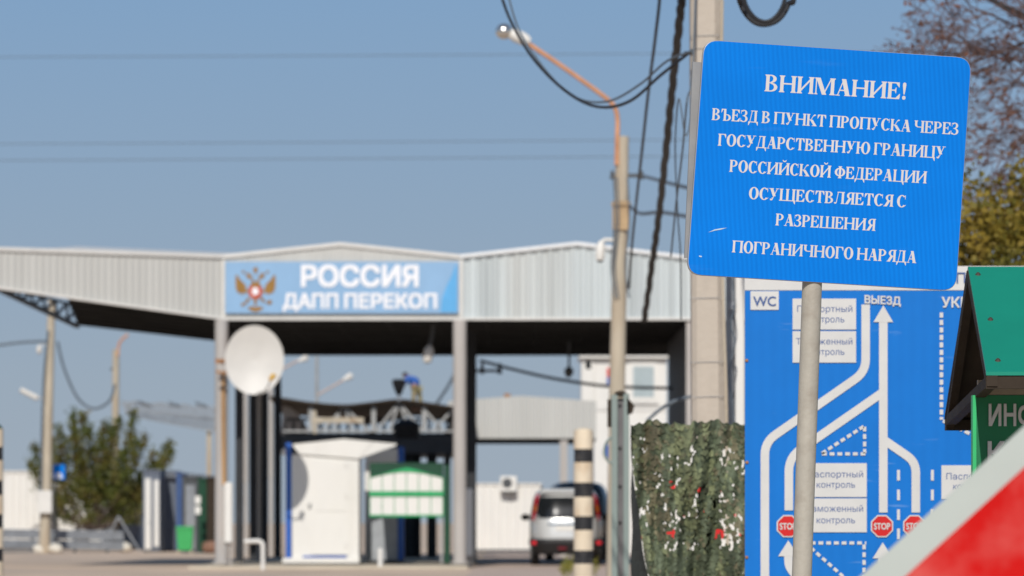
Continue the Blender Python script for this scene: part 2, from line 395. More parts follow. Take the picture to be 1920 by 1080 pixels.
GL['В'] = (.95, stem(x1)+[rect(x1+S,.94-.0,x1+S+.12,1),rect(x1+S,0,x1+S+.12,.06),rect(x1+S,.49,x1+S+.1,.55)]+arc(.40,.76,.39,.24,-90,90)+arc(.40,.265,.47,.265,-90,90))
GL['Г'] = (.86, stem(x1)+[rect(x1+S,1-T,.80,1),[(.62,1-T),(.80,.66),(.835,.66),(.835,1-T)]])
GL['Д'] = (1.08, [rect(.02,0,1.06,T),rect(.02,-.24,.075,0),rect(1.005,-.24,1.06,0),[(.02,0),(.075,-.24),(.22,0)],[(.86,0),(1.005,-.24),(1.06,0)],rect(.66,0,.66+S,1),rect(.26,1-T,.95,1)]+diag(.16,T,.36,1,.075))
GL['Е'] = (.93, stem(x1)+[rect(x1+S,1-T,.83,1),rect(x1+S,0,.86,T),rect(x1+S,.485,.62,.485+T),[(.60,1-T),(.80,.70),(.835,.70),(.835,1-T)],[(.60,T),(.88,T),(.895,.32),(.86,.32)],[(.50,.515),(.60,.34),(.63,.34),(.63,.69),(.60,.69)]])
GL['З'] = (.80, arc(.34,.76,.36,.255,-88,150)+arc(.33,.265,.43,.28,-150,88)+[rect(.22,.485,.42,.485+T),rect(.03,.68,.075,.97),rect(.0,.02,.045,.33)])
GL['И'] = (1.18, stem(x1)+stem(1.105-S)+[[(x1+S,.14),(x1+S,.30),(1.105-S,.88),(1.105-S,.72)]])
GL['Й'] = (1.18, GL['И'][1]+arc(.59,1.24,.21,.17,180,360,.09,.10))
GL['К'] = (1.10, stem(x1)+[rect(x1+S,.47,.50,.47+T)]+diag(.82,0,.36,.53,.31)+diag(.42,.5,.72,.92,.08)+[rect(.60,0,1.10,SH)]+arc(.86,.86,.13,.13,20,200,.11,.11))
GL['Л'] = (1.08, stem(1.0-S)+[rect(.30,1-T,.9,1)]+diag(.20,.08,.36,1,.075)+arc(.13,.12,.13,.13,-180,20,.12,.12))
GL['М'] = (1.42, stem(x1,.075)+stem(1.345-S)+diag(.53,0,.08,1,.30)[0:1]+diag(.58,0,1.10,1,.09)+[rect(.02,1-SH,.36,1)])
GL['Н'] = (1.18, stem(x1)+stem(1.105-S)+[rect(x1+S,.475,1.105-S,.475+T*1.2)])
GL['О'] = (1.06, arc(.53,.5,.50,.52,0,360,.275,.075,34))
GL['П'] = (1.18, stem(x1)+stem(1.105-S)+[rect(x1+S,1-T,1.105-S,1)])
GL['Р'] = (.90, stem(x1)+[rect(x1+S,1-T,.44,1),rect(x1+S,.44,.44,.44+T)]+arc(.40,.72,.44,.28,-90,90))
GL['С'] = (.98, arc(.52,.5,.50,.52,48,318,.275,.075,28)+[rect(.83,.66,.88,1.0),[(.78,.90),(.86,.72),(.86,.95)],[(.84,.13),(.90,.20),(.95,.20),(.86,.08)]])
GL['Т'] = (.98, stem(.49-S/2, top=False)+[rect(.06,1-T,.92,1),[(.035,.66),(.07,.66),(.26,1-T),(.035,1-T)],[(.72,1-T),(.91,.66),(.945,.66),(.945,1-T)]])
GL['У'] = (1.04, diag(.40,.34,.08,1,.30)+diag(.34,.12,.80,1,.085)+[rect(.0,1-SH,.46,1),rect(.68,1-SH,1.02,1)]+arc(.26,.12,.15,.14,-180,60,.12,.11))
GL['Ф'] = (1.20, stem(.60-S/2)+arc(.60,.51,.56,.36,0,360,.25,.07,34))
GL['Ц'] = (1.20, stem(x1,bot=False)+stem(1.105-S,bot=False)+[rect(.0,0,1.16,T),rect(1.11,-.24,1.165,T),[(.95,0),(1.11,-.24),(1.11,0)]])
GL['Ч'] = (1.10, stem(1.02-S)+stem(x1,y0=.62,bot=False)+arc(.46,.66,.385,.235,180,285,S,.075)+[rect(.52,.425,1.02-S,.50)])
GL['Ш'] = (1.66, stem(x1,bot=False)+stem(.83-S/2,bot=False)+stem(1.585-S,bot=False)+[rect(0,0,1.66,T)])
GL['Щ'] = (1.68, GL['Ш'][1]+[rect(1.60,-.24,1.66,0),[(1.44,0),(1.60,-.24),(1.60,0)]])
GL['Ъ'] = (1.10, stem(.30,top=False)+[rect(.04,1-T,.30+S,1),[(.02,.68),(.055,.68),(.20,1-T),(.02,1-T)],rect(.51,.50,.62,.56),rect(.51,0,.62,.06)]+arc(.60,.28,.46,.28,-90,90))
GL['Ю'] = (1.52, stem(x1)+[rect(x1+S,.475,.56,.475+T*1.2)]+arc(1.0,.5,.48,.52,0,360,.265,.075,34))
GL['Я'] = (1.0, mir(stem(x1)+[rect(x1+S,1-T,.44,1),rect(x1+S,.44,.44,.44+T)]+arc(.40,.72,.42,.28,-90,90),1.0)+diag(.04,0,.38,.48,.30)+[rect(.0,0,.26,SH)])
GL['!'] = (.42, [[(.17,.30),(.25,.30),(.33,.86),(.31,.97),(.21,1.02),(.11,.97),(.09,.86)]]+arc(.21,.105,.12,.12,0,360,.115,.115,14))
def serif_line(mb, body, mp, L, Rr, cap, up):
    adv = []; x = 0
    for ch in body:
        if ch == ' ': x += .32; continue
        wd, polys = GL[ch]; adv.append((x, polys)); x += wd + .032
    W = x - .032; L = Vector(L); Rr = Vector(Rr); up = Vector(up).normalized()*cap
    for x0, polys in adv:
        V, FF = fill([p if area2(p) > 0 else p[::-1] for p in polys])
        q = [L + (Rr-L)*((u+x0)/W) + up*v for u, v in V]
        mb.add([mp(a.x, a.y, .0007) for a in q], FF)

# ------------------------------------------------------------------ blue warning sign in focus
def plane_map(p0, px_, py_):
    n = px_.cross(py_).normalized()
    if n.y > 0: n = -n
    def f(u, v, off=0.0):
        d = Vector(((u-960)/F, 1, (HZ-v)/F)); o = Vector((0,0,CH))
        t = (p0-o).dot(n)/d.dot(n); return o + d*t + n*off
    return f, n
A = P(1320,76,615); B = P(1820,110,605); C = P(1291,515,615)
smap, sn = plane_map(A, B-A, C-A)
sg = thing('warning_sign', 'tilted bright blue sign with rounded corners and seven lines of pale serif capitals', 'sign', (X(1500,612), F/612+.06, 0))
def round_poly(cs, r, n=6):
    out = []
    for i in range(len(cs)):
        p = Vector(cs[i]); a = (Vector(cs[i-1])-p).normalized(); c = (Vector(cs[(i+1)%len(cs)])-p).normalized()
        for k in range(n+1):
            t = k/n; p0 = p+a*r; p2 = p+c*r
            out.append(p0*(1-t)**2 + p*2*t*(1-t)*1.0 + p2*t*t)
    return out
outl = round_poly([(1321,75),(1821,109),(1792,545),(1289,514)], 28)
b = MB(); b.prism([smap(p.x,p.y,0) for p in outl], [smap(p.x,p.y,-.004) for p in outl]); plate = b.build('plate', M['sign_blue'], sg)
b = MB(); inn = outl
n_ = len(outl); ctr = Vector((1556,312))
o2 = [ctr+(p-ctr)*1.0035 for p in outl]
b.add([smap(p.x,p.y,-.0005) for p in outl]+[smap(p.x,p.y,-.0015) for p in o2]+[smap(p.x,p.y,-.012) for p in o2],
      sum([[(k,(k+1)%n_,n_+(k+1)%n_,n_+k),(n_+k,n_+(k+1)%n_,2*n_+(k+1)%n_,2*n_+k)] for k in range(n_)],[]))
b.build('rim', M['galv'], sg)
b = MB(); up = (.068,-1)
for body, L_, R_, cap in [('ВНИМАНИЕ!',(1433,171),(1700,187),31.5),('ВЪЕЗД В ПУНКТ ПРОПУСКА ЧЕРЕЗ',(1334,225),(1797,253),22.3),
        ('ГОСУДАРСТВЕННУЮ ГРАНИЦУ',(1345.5,273),(1772,297.5),22.5),('РОССИЙСКОЙ ФЕДЕРАЦИИ',(1367,322),(1737,344),22.5),
        ('ОСУЩЕСТВЛЯЕТСЯ С',(1403,373),(1698.5,389),22.5),('РАЗРЕШЕНИЯ',(1453.5,422.5),(1641,433),22.3),('ПОГРАНИЧНОГО НАРЯДА',(1372,473),(1718,493.5),22.3)]:
    b = MB(); serif_line(b, body, smap, L_, R_, cap, up); b.build('lettering', M['sign_text'], sg)
b = MB()
for q in ([(1327,436),(1340,430),(1352,428),(1363,427),(1352,430.5),(1340,432.5)], [(1310,479),(1316,480),(1315,482.5),(1311,481.5)]):
    b.add([smap(x,y,.0012) for x,y in q],[tuple(range(len(q)))])
builds(b,'scratch', mat('scratch', (.42,.55,.66), .6), sg)
b = MB()   # grey plate of a second sign carried on the back of the post
bk = [(1312,111),(1760,142),(1742,508),(1296,481)]
b.prism([smap(x,y,-.075) for x,y in bk],[smap(x,y,-.083) for x,y in bk]); b.build('backing_panel', M['galv'], sg)
b = MB()
for yy in (190, 420):
    l = smap(1400,yy,-.022); r_ = smap(1700,yy+20,-.022); b.bar(l, r_, .03, .04)
builds(b,'bracket', M['galv'], sg)
pt = smap(1535,200,-.036); pb = smap(1529,540,-.036); dd = (P(1510,1078,612)-P(1529,540,612)); dd.y = 0; dd = dd.normalized()
b = MB(); top = pb - dd*.50; t_ = (0.0-pb.z)/dd.z; b.cyl(pb+dd*t_, top, .0308, .0304, 28); b.build('post', M['post_grey'], sg, smooth=True)

# ------------------------------------------------------------------ route map board
sm = 435.0
def bmap(px, py, off=0.0): p = P(px,py,sm); p.y -= off; return p
mbd = thing('map_board', 'big blue map board with white lanes, arrows and small white panels', 'sign board', (X(1700,sm), F/sm, 0))
zb = .12
b = MB(); b.box(X(1397,sm),X(2090,sm),F/sm,F/sm+.02,zb,Z(545,sm)); b.build('panel', M['map_blue'], mbd)
b = MB(); b.box(X(1396,sm),X(2091,sm),F/sm-.003,F/sm+.025,Z(545,sm)+.002,Z(499,sm)); hd = b.build('header', M['map_white'], mbd)
b = MB(); put_text(b,'П',lambda x,y: bmap(x,y,.006),1793,1810,531,20,.01); b.build('lettering', M['map_text'], hd)
b = MB()
for px in (1420, 2060): b.bar((X(px,sm),F/sm+.05,0),(X(px,sm),F/sm+.05,Z(505,sm)),.05,.05)
builds(b,'leg', M['galv'], mbd)
def stroke(mb, pts, wpx, off, mp=bmap):                    # polyline band with mitred joints in board pixels
    pts = [Vector(p) for p in pts]; L_ = []; R_ = []
    for i, p in enumerate(pts):
        d0 = (p-pts[i-1]).normalized() if i else (pts[1]-p).normalized()
        d1 = (pts[i+1]-p).normalized() if i < len(pts)-1 else d0
        t = (d0+d1).normalized(); nrm = Vector((-t.y,t.x)); k = 1/max(.5,nrm.dot(Vector((-d0.y,d0.x))))
        L_.append(p+nrm*wpx/2*k); R_.append(p-nrm*wpx/2*k)
    n = len(pts)
    mb.add([mp(q.x,q.y,off) for q in L_]+[mp(q.x,q.y,off) for q in R_], [(i,i+1,n+i+1,n+i) for i in range(n-1)])
def smooth_path(pts, r=14):
    out = [Vector(pts[0])]
    for i in range(1,len(pts)-1):
        p = Vector(pts[i]); a = (Vector(pts[i-1])-p); c = (Vector(pts[i+1])-p); rr = min(r, a.length*.45, c.length*.45)
        p0 = p+a.normalized()*rr; p2 = p+c.normalized()*rr
        for k in range(7): t = k/6; out.append(p0*(1-t)**2+p*2*t*(1-t)+p2*t*t)
    out.append(Vector(pts[-1])); return out
b = MB()
stroke(b, smooth_path([(1623,571),(1623,697),(1434,829),(1434,1140)],24), 16, .004)
stroke(b, [(1656,602),(1656,961)], 16, .0046)
stroke(b, smooth_path([(1656,735),(1479,858),(1479,957)],26), 16, .0040)
stroke(b, smooth_path([(1656,824),(1717,866),(1717,961)],20), 16, .0040)
b.build('lane', M['map_white'], mbd)
def arrow(pts, name='arrow'):
    q = MB(); q.add([bmap(x,y,.0052) for x,y in pts],[tuple(range(len(pts)))]); q.build(name, M['map_white'], mbd)
arrow([(1656,572.5),(1674.5,604),(1637.5,604)])
q = MB(); q.add([bmap(x,y,.0052) for x,y in [(1478,1013),(1497,1043),(1459,1043)]],[(0,1,2)]); stroke(q, smooth_path([(1478,1042),(1479,1062),(1496,1084)],16), 16, .0046); q.build('arrow', M['map_white'], mbd)
for cx in (1655,1716):
    q = MB(); q.add([bmap(x,y,.0052) for x,y in [(cx,1017),(cx+19,1047),(cx-19,1047)]],[(0,1,2)]); stroke(q,[(cx,1046),(cx,1120)],16,.0046); q.build('arrow', M['map_white'], mbd)
def dashes(mb, a, c, d, g, wpx):
    a = Vector(a); c = Vector(c); L_ = (c-a).length; u = (c-a)/L_; t = 0
    while t < L_-1: stroke(mb,[a+u*t, a+u*min(t+d,L_)],wpx,.0042); t += d+g
def dline(*segs, each=None):
    q = MB()
    for sg0 in segs: dashes(q, *sg0)
    q.build('dashed_line', M['map_white'], mbd)
dline(((1541,850),(1623,797),9,5,6),((1541,851),(1624,851),9,5.5,6),((1621,800),(1621,850),9,5,6))
dline(((1520,1018),(1624,1018),9,5.5,6),((1620,1021),(1620,1100),9,5.5,6),((1520,1027),(1600,1098),9,5.5,6))
dline(((1765,586),(1765,787),9.5,4.5,6.5),((1768,789),(1862,834),10,5,6.5))
for px in (1684.5,1748):
    for y0 in (881,918,955,991,1028): dline(((px,y0),(px,y0+20),20,17,5.5))
def panel_text(x0,y0,x1_,y1_,lines,cap=12,off=0.0):
    q = MB(); q.prism([bmap(x,y,.005) for x,y in [(x0,y0),(x1_,y0),(x1_,y1_),(x0,y1_)]],[bmap(x,y,.001) for x,y in [(x0,y0),(x1_,y0),(x1_,y1_),(x0,y1_)]])
    pn = q.build('text_panel', M['map_white'], mbd); q = MB()
    
    for body, a, c, base in lines: q = MB(); put_text(q, body, lambda x,y: bmap(x,y,.0058), a, c, base, cap, off); q.build('lettering', M['map_text'], pn)
panel_text(1407,546,1460,581,[('WC',1412,1455,574)],19,.02)
panel_text(1486,560,1605,618,[('Паспортный',1494.5,1598,585),('контроль',1512,1583,604.5)])
panel_text(1486,621,1605,680,[('Таможенный',1492.5,1598,646),('контроль',1512,1583,665.5)])
panel_text(1507,868.5,1625,932,[('Паспортный',1515,1618,895),('контроль',1531,1603,914.5)])
panel_text(1507,934.5,1625,998,[('Таможенный',1512,1618,959.5),('контроль',1531,1603,981)])
panel_text(1765,872.5,1884,936,[('Паспортный',1774,1878,899),('контроль',1787,1860,918)])
b = MB(); put_text(b,'ВЫЕЗД',lambda x,y: bmap(x,y,.005),1620.5,1689,569,16,.045,.05); b.build('lettering', M['map_white'], mbd); b = MB(); put_text(b,'УКРАИНА',lambda x,y: bmap(x,y,.005),1765,1893,577,20.5,.03)
b.build('lettering', M['map_white'], mbd)
for cx in (1477,1653.5,1714):
    q = MB(); oc = lambda r: [(cx+r*math.cos(math.radians(22.5+45*k)), 986.5+r*math.sin(math.radians(22.5+45*k))) for k in range(8)]
    q.prism([bmap(x,y,.006) for x,y in oc(22.5)],[bmap(x,y,.002) for x,y in oc(22.5)]); so = q.build('stop_symbol', M['map_white'], mbd)
    q = MB(); q.add([bmap(x,y,.0072) for x,y in oc(20)],[tuple(range(8))]); q.build('red_field', M['stop_red'], so)
    q = MB(); put_text(q,'STOP',lambda x,y: bmap(x,y,.0085),cx-15.5,cx+15.5,993,13,.035); q.build('lettering', M['map_white'], so)
b = MB()
for px, py in ((1400,676),(1400.5,867),(1400,1045)): b.ball(bmap(px,py,.004),.007,.004,.007,8,5)
builds(b,'screw', M['rust'], mbd)

# ------------------------------------------------------------------ green information stand
ks = thing('information_stand', 'green gabled information stand with dark timber eaves and pale lettering', 'stand', (1.9, 13.4, 0))
xL = 1.585; xR = 3.2
yr, ya, yb_ = F/537, F/572, F/500
zr, za, zbk = Z(500,537), Z(697,572), Z(780,500)
xa, xk = X(1849,572), X(1771,500)
xr0 = X(1815,537)
b = MB(); th = .012
b.prism([(xr0,yr,zr),(xR,yr,zr-.002),(xR,ya,za),(xa,ya,za)],[(xr0,yr,zr-th),(xR,yr,zr-th),(xR,ya,za-th),(xa,ya,za-th)])
rf = b.build('roof', M['green_roof'], ks)
b = MB(); b.prism([(xr0,yr+.002,zr),(xk,yb_,zbk),(xR,yb_,zbk),(xR,yr+.002,zr)],[(xr0,yr+.002,zr-.02),(xk,yb_,zbk-.02),(xR,yb_,zbk-.02),(xR,yr+.002,zr-.02)])
b.build('roof', M['brown_dark'], ks)
b = MB()
def onfront(u, v, off=.004):
    p = Vector((lerp(xr0,xa,v)+u, lerp(yr,ya,v), lerp(zr,za,v))); nn = Vector((0,za-zr,yr-ya)); nn = Vector((0, -(zr-za), (yr-ya))).normalized(); return p+nn*off
for u, v in ((.03,.08),(.045,.52),(.045,.9),(.55,.52),(.9,.08),(.95,.9)):
    c = onfront(u,v,.0); b.cyl(c, onfront(u,v,.007), .010, .005, 12)
builds(b,'screw', M['roof_screw'], rf)
b = MB()
b.bar((xr0+.012,yr,zr-.03),(xa+.015,ya+.01,za-.028),.03,.035); b.bar((xr0+.012,yr+.01,zr-.035),(xk+.018,yb_-.01,zbk-.03),.03,.05)
b.bar((xk+.02,yb_,zbk-.02),(xa+.02,ya,za-.03),.035,.035)
b.bar((xa,ya+.02,za-.035),(xR,ya+.02,za-.035),.03,.04); b.bar((xk,yb_-.02,zbk-.035),(xR,yb_-.02,zbk-.035),.03,.04)
builds(b,'rafter', M['brown_dark'], ks)
b = MB(); b.box(xa+.03,xR,13.05,13.08,Z(740,F/13.05),za-.01); b.build('eave_board', mat('eave_board', (.28,.22,.16), .7, 0, .1, 6), ks)
yw = 13.05; sw = F/yw
b = MB(); b.box(X(1829,sw),xR,yw,yw+.03,.25,Z(741,sw)); pn = b.build('board', M['green_wall'], ks)
b = MB(); b.bar((X(1827,sw),yw+.02,0),(X(1827,sw),yw+.02,Z(741,sw)),.012,.05); b.bar((xR-.1,yw+.04,0),(xR-.1,yw+.04,za-.05),.05,.05); builds(b,'post', M['green_sunlit'], ks)  # thin bright green post carries the board edge's sunlit sliver in its colour
b = MB()
kmap = lambda x,y: Vector((X(x,sw),yw-.004,Z(y,sw)))
put_text(b,'ИНФОРМАЦИЯ',kmap,1853,2130,799,42,.035); b.build('lettering', M['info_letter'], pn); b = MB(); put_text(b,'К',kmap,1851,1885,869,42,.035)
b.build('lettering', M['info_letter'], pn)

# ------------------------------------------------------------------ red sign close to the camera
sr = 1200.0
rs = thing('red_sign', 'large blurred red plate with a thick white border, close to the viewer', 'sign', (X(2060,sr), F/sr, 0))
d = Vector((300,-275)).normalized(); nrm = Vector((d.y,-d.x))      # edge direction in photo pixels, nrm points up-left? fixed below
mid = Vector((1770,937)); inward = Vector((-d.y, d.x))
if inward.y < 0: inward = -inward
ap = 680.0; cc = mid + inward*ap
ang0 = math.atan2(-inward.y, -inward.x)
def octo(r):
    Rv = r/math.cos(math.pi/8); return [(cc.x+Rv*math.cos(ang0+math.pi/8+k*math.pi/4), cc.y+Rv*math.sin(ang0+math.pi/8+k*math.pi/4)) for k in range(8)]
rm = lambda x,y,o=0: Vector((X(x,sr), F/sr-o, Z(y,sr)))
b = MB(); b.prism([rm(x,y,0) for x,y in octo(ap)],[rm(x,y,-.006) for x,y in octo(ap)]); b.build('plate', M['frame_white'], rs)
b = MB(); b.prism([rm(x,y,.003) for x,y in octo(ap-57)],[rm(x,y,.0005) for x,y in octo(ap-57)]); b.build('red_field', M['red_paint'], rs)
b = MB(); b.cyl((X(cc.x,sr),F/sr+.035,0),(X(cc.x,sr),F/sr+.035,Z(cc.y-450,sr)),.028,None,20); b.build('post', M['post_grey'], rs, smooth=True)

# ------------------------------------------------------------------ camouflage net
def net_surface(u, v):      # u 0..1 along x, v 0..1 down
    s = 380; x = lerp(X(1183,s), X(1440,s), u); zt = Z(792,s) + .010*math.sin(u*13)+.006*math.sin(u*41+1)+.006*math.sin(u*97+2)
    if u < .12: zt -= (.12-u)*.18
    z = lerp(zt, -.02, v); y = F/s + .06*math.sin(u*11+v*4)+.05*math.sin(v*9-u*6)+.035*math.sin(u*27-v*8)+.02*math.sin(u*52+v*21)
    x += .085*min(v/.48,1.3)**1.5*(1-u)**3
    return Vector((x,y,z))
nt_root = thing('camouflage_net', 'ragged green camouflage net hung over a low fence beside the map board', 'net', (X(1290,380), F/380, 0))
def netmat():
    m = mat('net_cloth', (.10,.12,.07), .9, 0, .3, 26, bump=.6, fine=70); n = m.node_tree.nodes; L = m.node_tree.links; bs_ = n['Principled BSDF']
    src = bs_.inputs['Base Color'].links[0].from_socket; tc = n.new('ShaderNodeTexCoord')
    nz = n.new('ShaderNodeTexNoise'); nz.inputs['Scale'].default_value = 3.6; nz.inputs['Detail'].default_value = 4; nz.inputs['Distortion'].default_value = 1.2; L.new(tc.outputs['Object'], nz.inputs['Vector'])
    cr = n.new('ShaderNodeValToRGB'); cr.color_ramp.interpolation = 'CONSTANT'; e = cr.color_ramp.elements
    e[0].position = 0; e[0].color = (.085,.09,.055,1); e[1].position = .58; e[1].color = (.20,.225,.12,1)
    for ps, c in ((.42,(.095,.125,.075,1)),(.50,(.125,.15,.085,1)),(.66,(.215,.195,.125,1))): q = e.new(ps); q.color = c
    L.new(nz.outputs['Fac'], cr.inputs[0]); mx = n.new('ShaderNodeMix'); mx.data_type = 'RGBA'; mx.inputs[0].default_value = .68; L.new(src, mx.inputs[6]); L.new(cr.outputs[0], mx.inputs[7]); L.new(mx.outputs[2], bs_.inputs['Base Color'])
    return m
M['net_cloth'] = netmat()
b = MB(); NU, NV = 76, 132; rng = random.Random(3)
ids = [[None]*(NU+1) for _ in range(NV+1)]; vs = []; fs = []
from mathutils import noise as mn
def hole(u, v):
    h = .55*mn.noise(Vector((u*9+v*6,v*13,1.7))) + mn.noise(Vector((u*42+v*44,v*54-u*8,5)))
    return h > (.37 if .07 < v < .40 else .62)
for j in range(NV+1):
    for i in range(NU+1):
        ids[j][i] = len(vs); p = net_surface(i/NU,j/NV); p += Vector((rng.uniform(-.003,.003),rng.uniform(-.0015,.0015),rng.uniform(-.003,.003))); vs.append(p)
for j in range(NV):
    for i in range(NU):
        if hole(i/NU,j/NV) and j > 5: continue
        fs.append((ids[j][i],ids[j][i+1],ids[j+1][i+1],ids[j+1][i]))
b.add(vs, fs); b.build('backing_mesh', M['net_cloth'], nt_root)
b = MB()
for k in range(4600):                                  # soft rags lying on the net
    u, v = rng.random(), rng.random()
    r0 = rng.uniform(.006,.019); du, dvv = r0/.65, r0/1.55
    if any(hole(u+a_*du*.8, v+c_*dvv*.8) for a_, c_ in ((0,0),(1,0),(-1,0),(0,1),(0,-1))) and rng.random() < .94: continue
    patch = mn.noise(Vector((u*3.4,v*4.2,9)))+.35*mn.noise(Vector((u*9,v*11,3)))
    b.cur = 1 if patch > .10 else (2 if patch < -.34 else 0)
    if rng.random() < .22: b.cur = rng.randrange(3)
    off = rng.uniform(.001,.007); ph = rng.uniform(0,6.28); st = rng.uniform(.6,1); rot = math.pi/2+.7*math.sin(u*7+v*6)+rng.gauss(0,.35)
    pts = []
    for j in range(7):
        t = ph+2*math.pi*j/7; rr = r0*rng.uniform(.75,1.15); ax, az = rr*math.cos(t), rr*math.sin(t)*st
        dx, dz = ax*math.cos(rot)-az*math.sin(rot), ax*math.sin(rot)+az*math.cos(rot)
        p = net_surface(min(max(u+dx/.65,0),1), min(max(v-dz/1.55,0.004),1)); p.y -= off+(rng.uniform(0,.003) if rng.random() < .8 else rng.uniform(.003,.014)); pts.append(p)
    c = net_surface(u, max(v,.004)); c.y -= off+.001; b.add(pts+[c],[(j,(j+1)%7,7) for j in range(7)])
b.build('garnish', [M['net_green'],M['net_pale'],M['net_brown']], nt_root, smooth=True)
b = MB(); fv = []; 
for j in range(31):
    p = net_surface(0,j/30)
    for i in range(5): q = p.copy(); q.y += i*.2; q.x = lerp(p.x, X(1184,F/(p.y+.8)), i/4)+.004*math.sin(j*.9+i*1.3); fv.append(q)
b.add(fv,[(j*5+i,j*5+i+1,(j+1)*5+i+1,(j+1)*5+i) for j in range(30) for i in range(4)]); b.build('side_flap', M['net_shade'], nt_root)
sb = 300
fb = thing('striped_barrier', 'red and white plastic barrier glimpsed through holes of the camouflage net', 'barrier', (X(1300,sb), F/sb, 0))
b = MB(); b.box(X(1200,sb),X(1420,sb),F/sb,F/sb+.12,.0,Z(832,sb)); b.build('body', M['white'], fb)
b = MB()
for i in range(5):
    for j, (y0,y1) in enumerate(((900,922),(950,968),(992,1010))):
        x0 = 1202+i*46+(j%2)*22; b.box(X(x0,sb),X(x0+18,sb),F/sb-.004,F/sb-.001,Z(y1,sb),Z(y0,sb))
builds(b,'stripe', M['stop_red'], fb)

# ------------------------------------------------------------------ concrete utility pole, white column, lamp pole, steel post
sp = 300
cp = thing('concrete_pole', 'thick pale concrete utility pole rising behind the tilted blue sign', 'pole', (X(1329,sp), F/sp, 0))
b = MB(); y0 = F/sp
def sec(px0, px1, z, dpt): 
    a, c = X(px0,sp), X(px1,sp); e = .03
    return [(a+e,y0,z),(c-e*1.6,y0,z),(c,y0+e*1.5,z),(c,y0+dpt,z),(a,y0+dpt,z),(a,y0+e,z)]
l0 = sec(1300,1367,0,.24); l1 = sec(1292,1345,7.5,.18)
b.add(l0+l1,[(0,1,7,6),(1,2,8,7),(2,3,9,8),(3,4,10,9),(4,5,11,10),(5,0,6,11),(5,4,3,2,1,0),(6,7,8,9,10,11)]); b.build('shaft', M['concrete'], cp)
b = MB()
for py in (68,92,240,560,680,745):
    z = Z(py,sp); a = X(1297,sp)-.004; c = X(1362 if py > 400 else 1354,sp)+.004
    b.tube([(a,y0+.2,z),(a,y0-.004,z),((a+c)/2,y0-.006,z+.004),(c-.03,y0-.004,z+.004),(c,y0+.1,z+.006)],.0018,6)
builds(b,'band', M['grey_steel'], cp)
b = MB(); b.bar((X(1291,sp)-.01,y0+.06,Z(97,sp)),(X(1300,sp),y0+.06,Z(97,sp)),.02,.02); b.cyl((X(1284,sp),y0+.06,Z(98,sp)),(X(1293,sp),y0+.06,Z(97,sp)),.012); b.build('bracket', M['black'], cp)
b = MB(); b.tube(cat_curve([(X(1354,sp),y0-.012,Z(0,sp)),(X(1352,sp),y0-.012,Z(200,sp)),(X(1353,sp),y0-.012,Z(400,sp)),(X(1357,sp),y0-.012,Z(600,sp)),(X(1362,sp),y0-.012,Z(790,sp)),(X(1366,sp),y0-.012,0.1)],6),.010,6); b.build('tan_strip', M['pole_tan'], cp)  # tan tube standing in for the pole's browner right face
b = MB(); b.bar((X(1296,sp),y0-.03,Z(-852,sp)),(X(1344,sp),y0-.03,Z(-852,sp)),.05,.05); b.build('crossarm', M['grey_steel'], cp)
sw2 = 285
wc = thing('white_column', 'white steel column with a dark bracket between the concrete pole and the map board', 'column', (X(1385,sw2),F/sw2,0))
b = MB(); b.bbox(X(1379,sw2),X(1396,sw2),F/sw2,F/sw2+.14,0,Z(470,sw2),.008); b.build('shaft', M['white'], wc)
b = MB(); b.bbox(X(1363,sw2),X(1378,sw2),F/sw2+.06,F/sw2+.14,0,Z(470,sw2),.008); b.build('shaded_side', M['grey_steel'], wc)  # grey strip carries the column's shaded left face in its colour
b = MB(); b.box(X(1365,sw2),X(1379,sw2),F/sw2-.03,F/sw2-.002,Z(580,sw2),Z(567,sw2)); b.build('bracket', M['grey_steel'], wc)
b = MB(); b.tube(cat_curve([P(1372,520,288),P(1378,570,288),P(1370,610,288),P(1378,640,288),P(1366,700,288),P(1374,760,288),P(1378,800,288)],8),.005,8)
tag(b.build('cable', M['wire'], loc=P(1372,700,288)), 'dark cable snaking down the white column', 'cable')

sl = 140
lp = thing('street_lamp', 'tan street lamp pole with a bent orange arm and a round silver lamp head', 'street lamp', (X(1155,sl),F/sl,0))
yl = F/sl
b = MB(); b.tube([P(1152,1160,sl)*1 if False else Vector((X(1152,sl),yl,0)),P(1157,735,sl),P(1163,430,sl),P(1167.5,256,sl)],.1,14,[.118,.108,.098,.084]); b.build('pole', M['pole_tan'], lp, smooth=True)
b = MB(); b.tube(cat_curve([P(1156,310,sl)+Vector((0,-.06,0)),P(1157,262,sl)+Vector((0,-.06,0)),P(1158,228,sl),P(1154,205,sl),P(1140,187,sl),P(1090,150,sl),P(1040,115,sl),P(985,78,sl)],8),.032,10); b.build('arm', M['orange'], lp, smooth=True)
b = MB(); dirn = (P(930,50,sl)-P(990,80,sl)).normalized(); b.tube([P(994,78,sl),P(985,75,sl),P(968,67,sl),P(958,62,sl)],.05,14,[.05,.085,.09,.075]); hd = b.build('lamp_head', M['white'], lp, smooth=True)
b = MB(); b.ball(P(945,59,sl),.115,.10,.105,20,12); b.build('bulb_cover', mat('chrome', (.62,.60,.56), .16, .9, .1, 4), hd, smooth=True)
b = MB(); b.bar(P(1146,330,sl),P(1206,329,sl),.05,.05); ca = b.build('crossarm', M['dark_grey'], lp)
b = MB()
for px in (1148,1172,1203): b.cyl(P(px,336,sl),P(px,320,sl),.035,.02,10)
builds(b,'insulator', M['dark_grey'], ca, True)
b = MB(); b.box(X(1148,sl),X(1178,sl),yl-.13,yl-.09,Z(432,sl),Z(378,sl)); b.bar(P(1146,385,sl)+Vector((0,-.14,0)),P(1182,383,sl)+Vector((0,-.14,0)),.03,.05); b.build('bracket_board', mat('bracket_tan',(.40,.28,.16),.8,0,.2,5), lp)
b = MB()
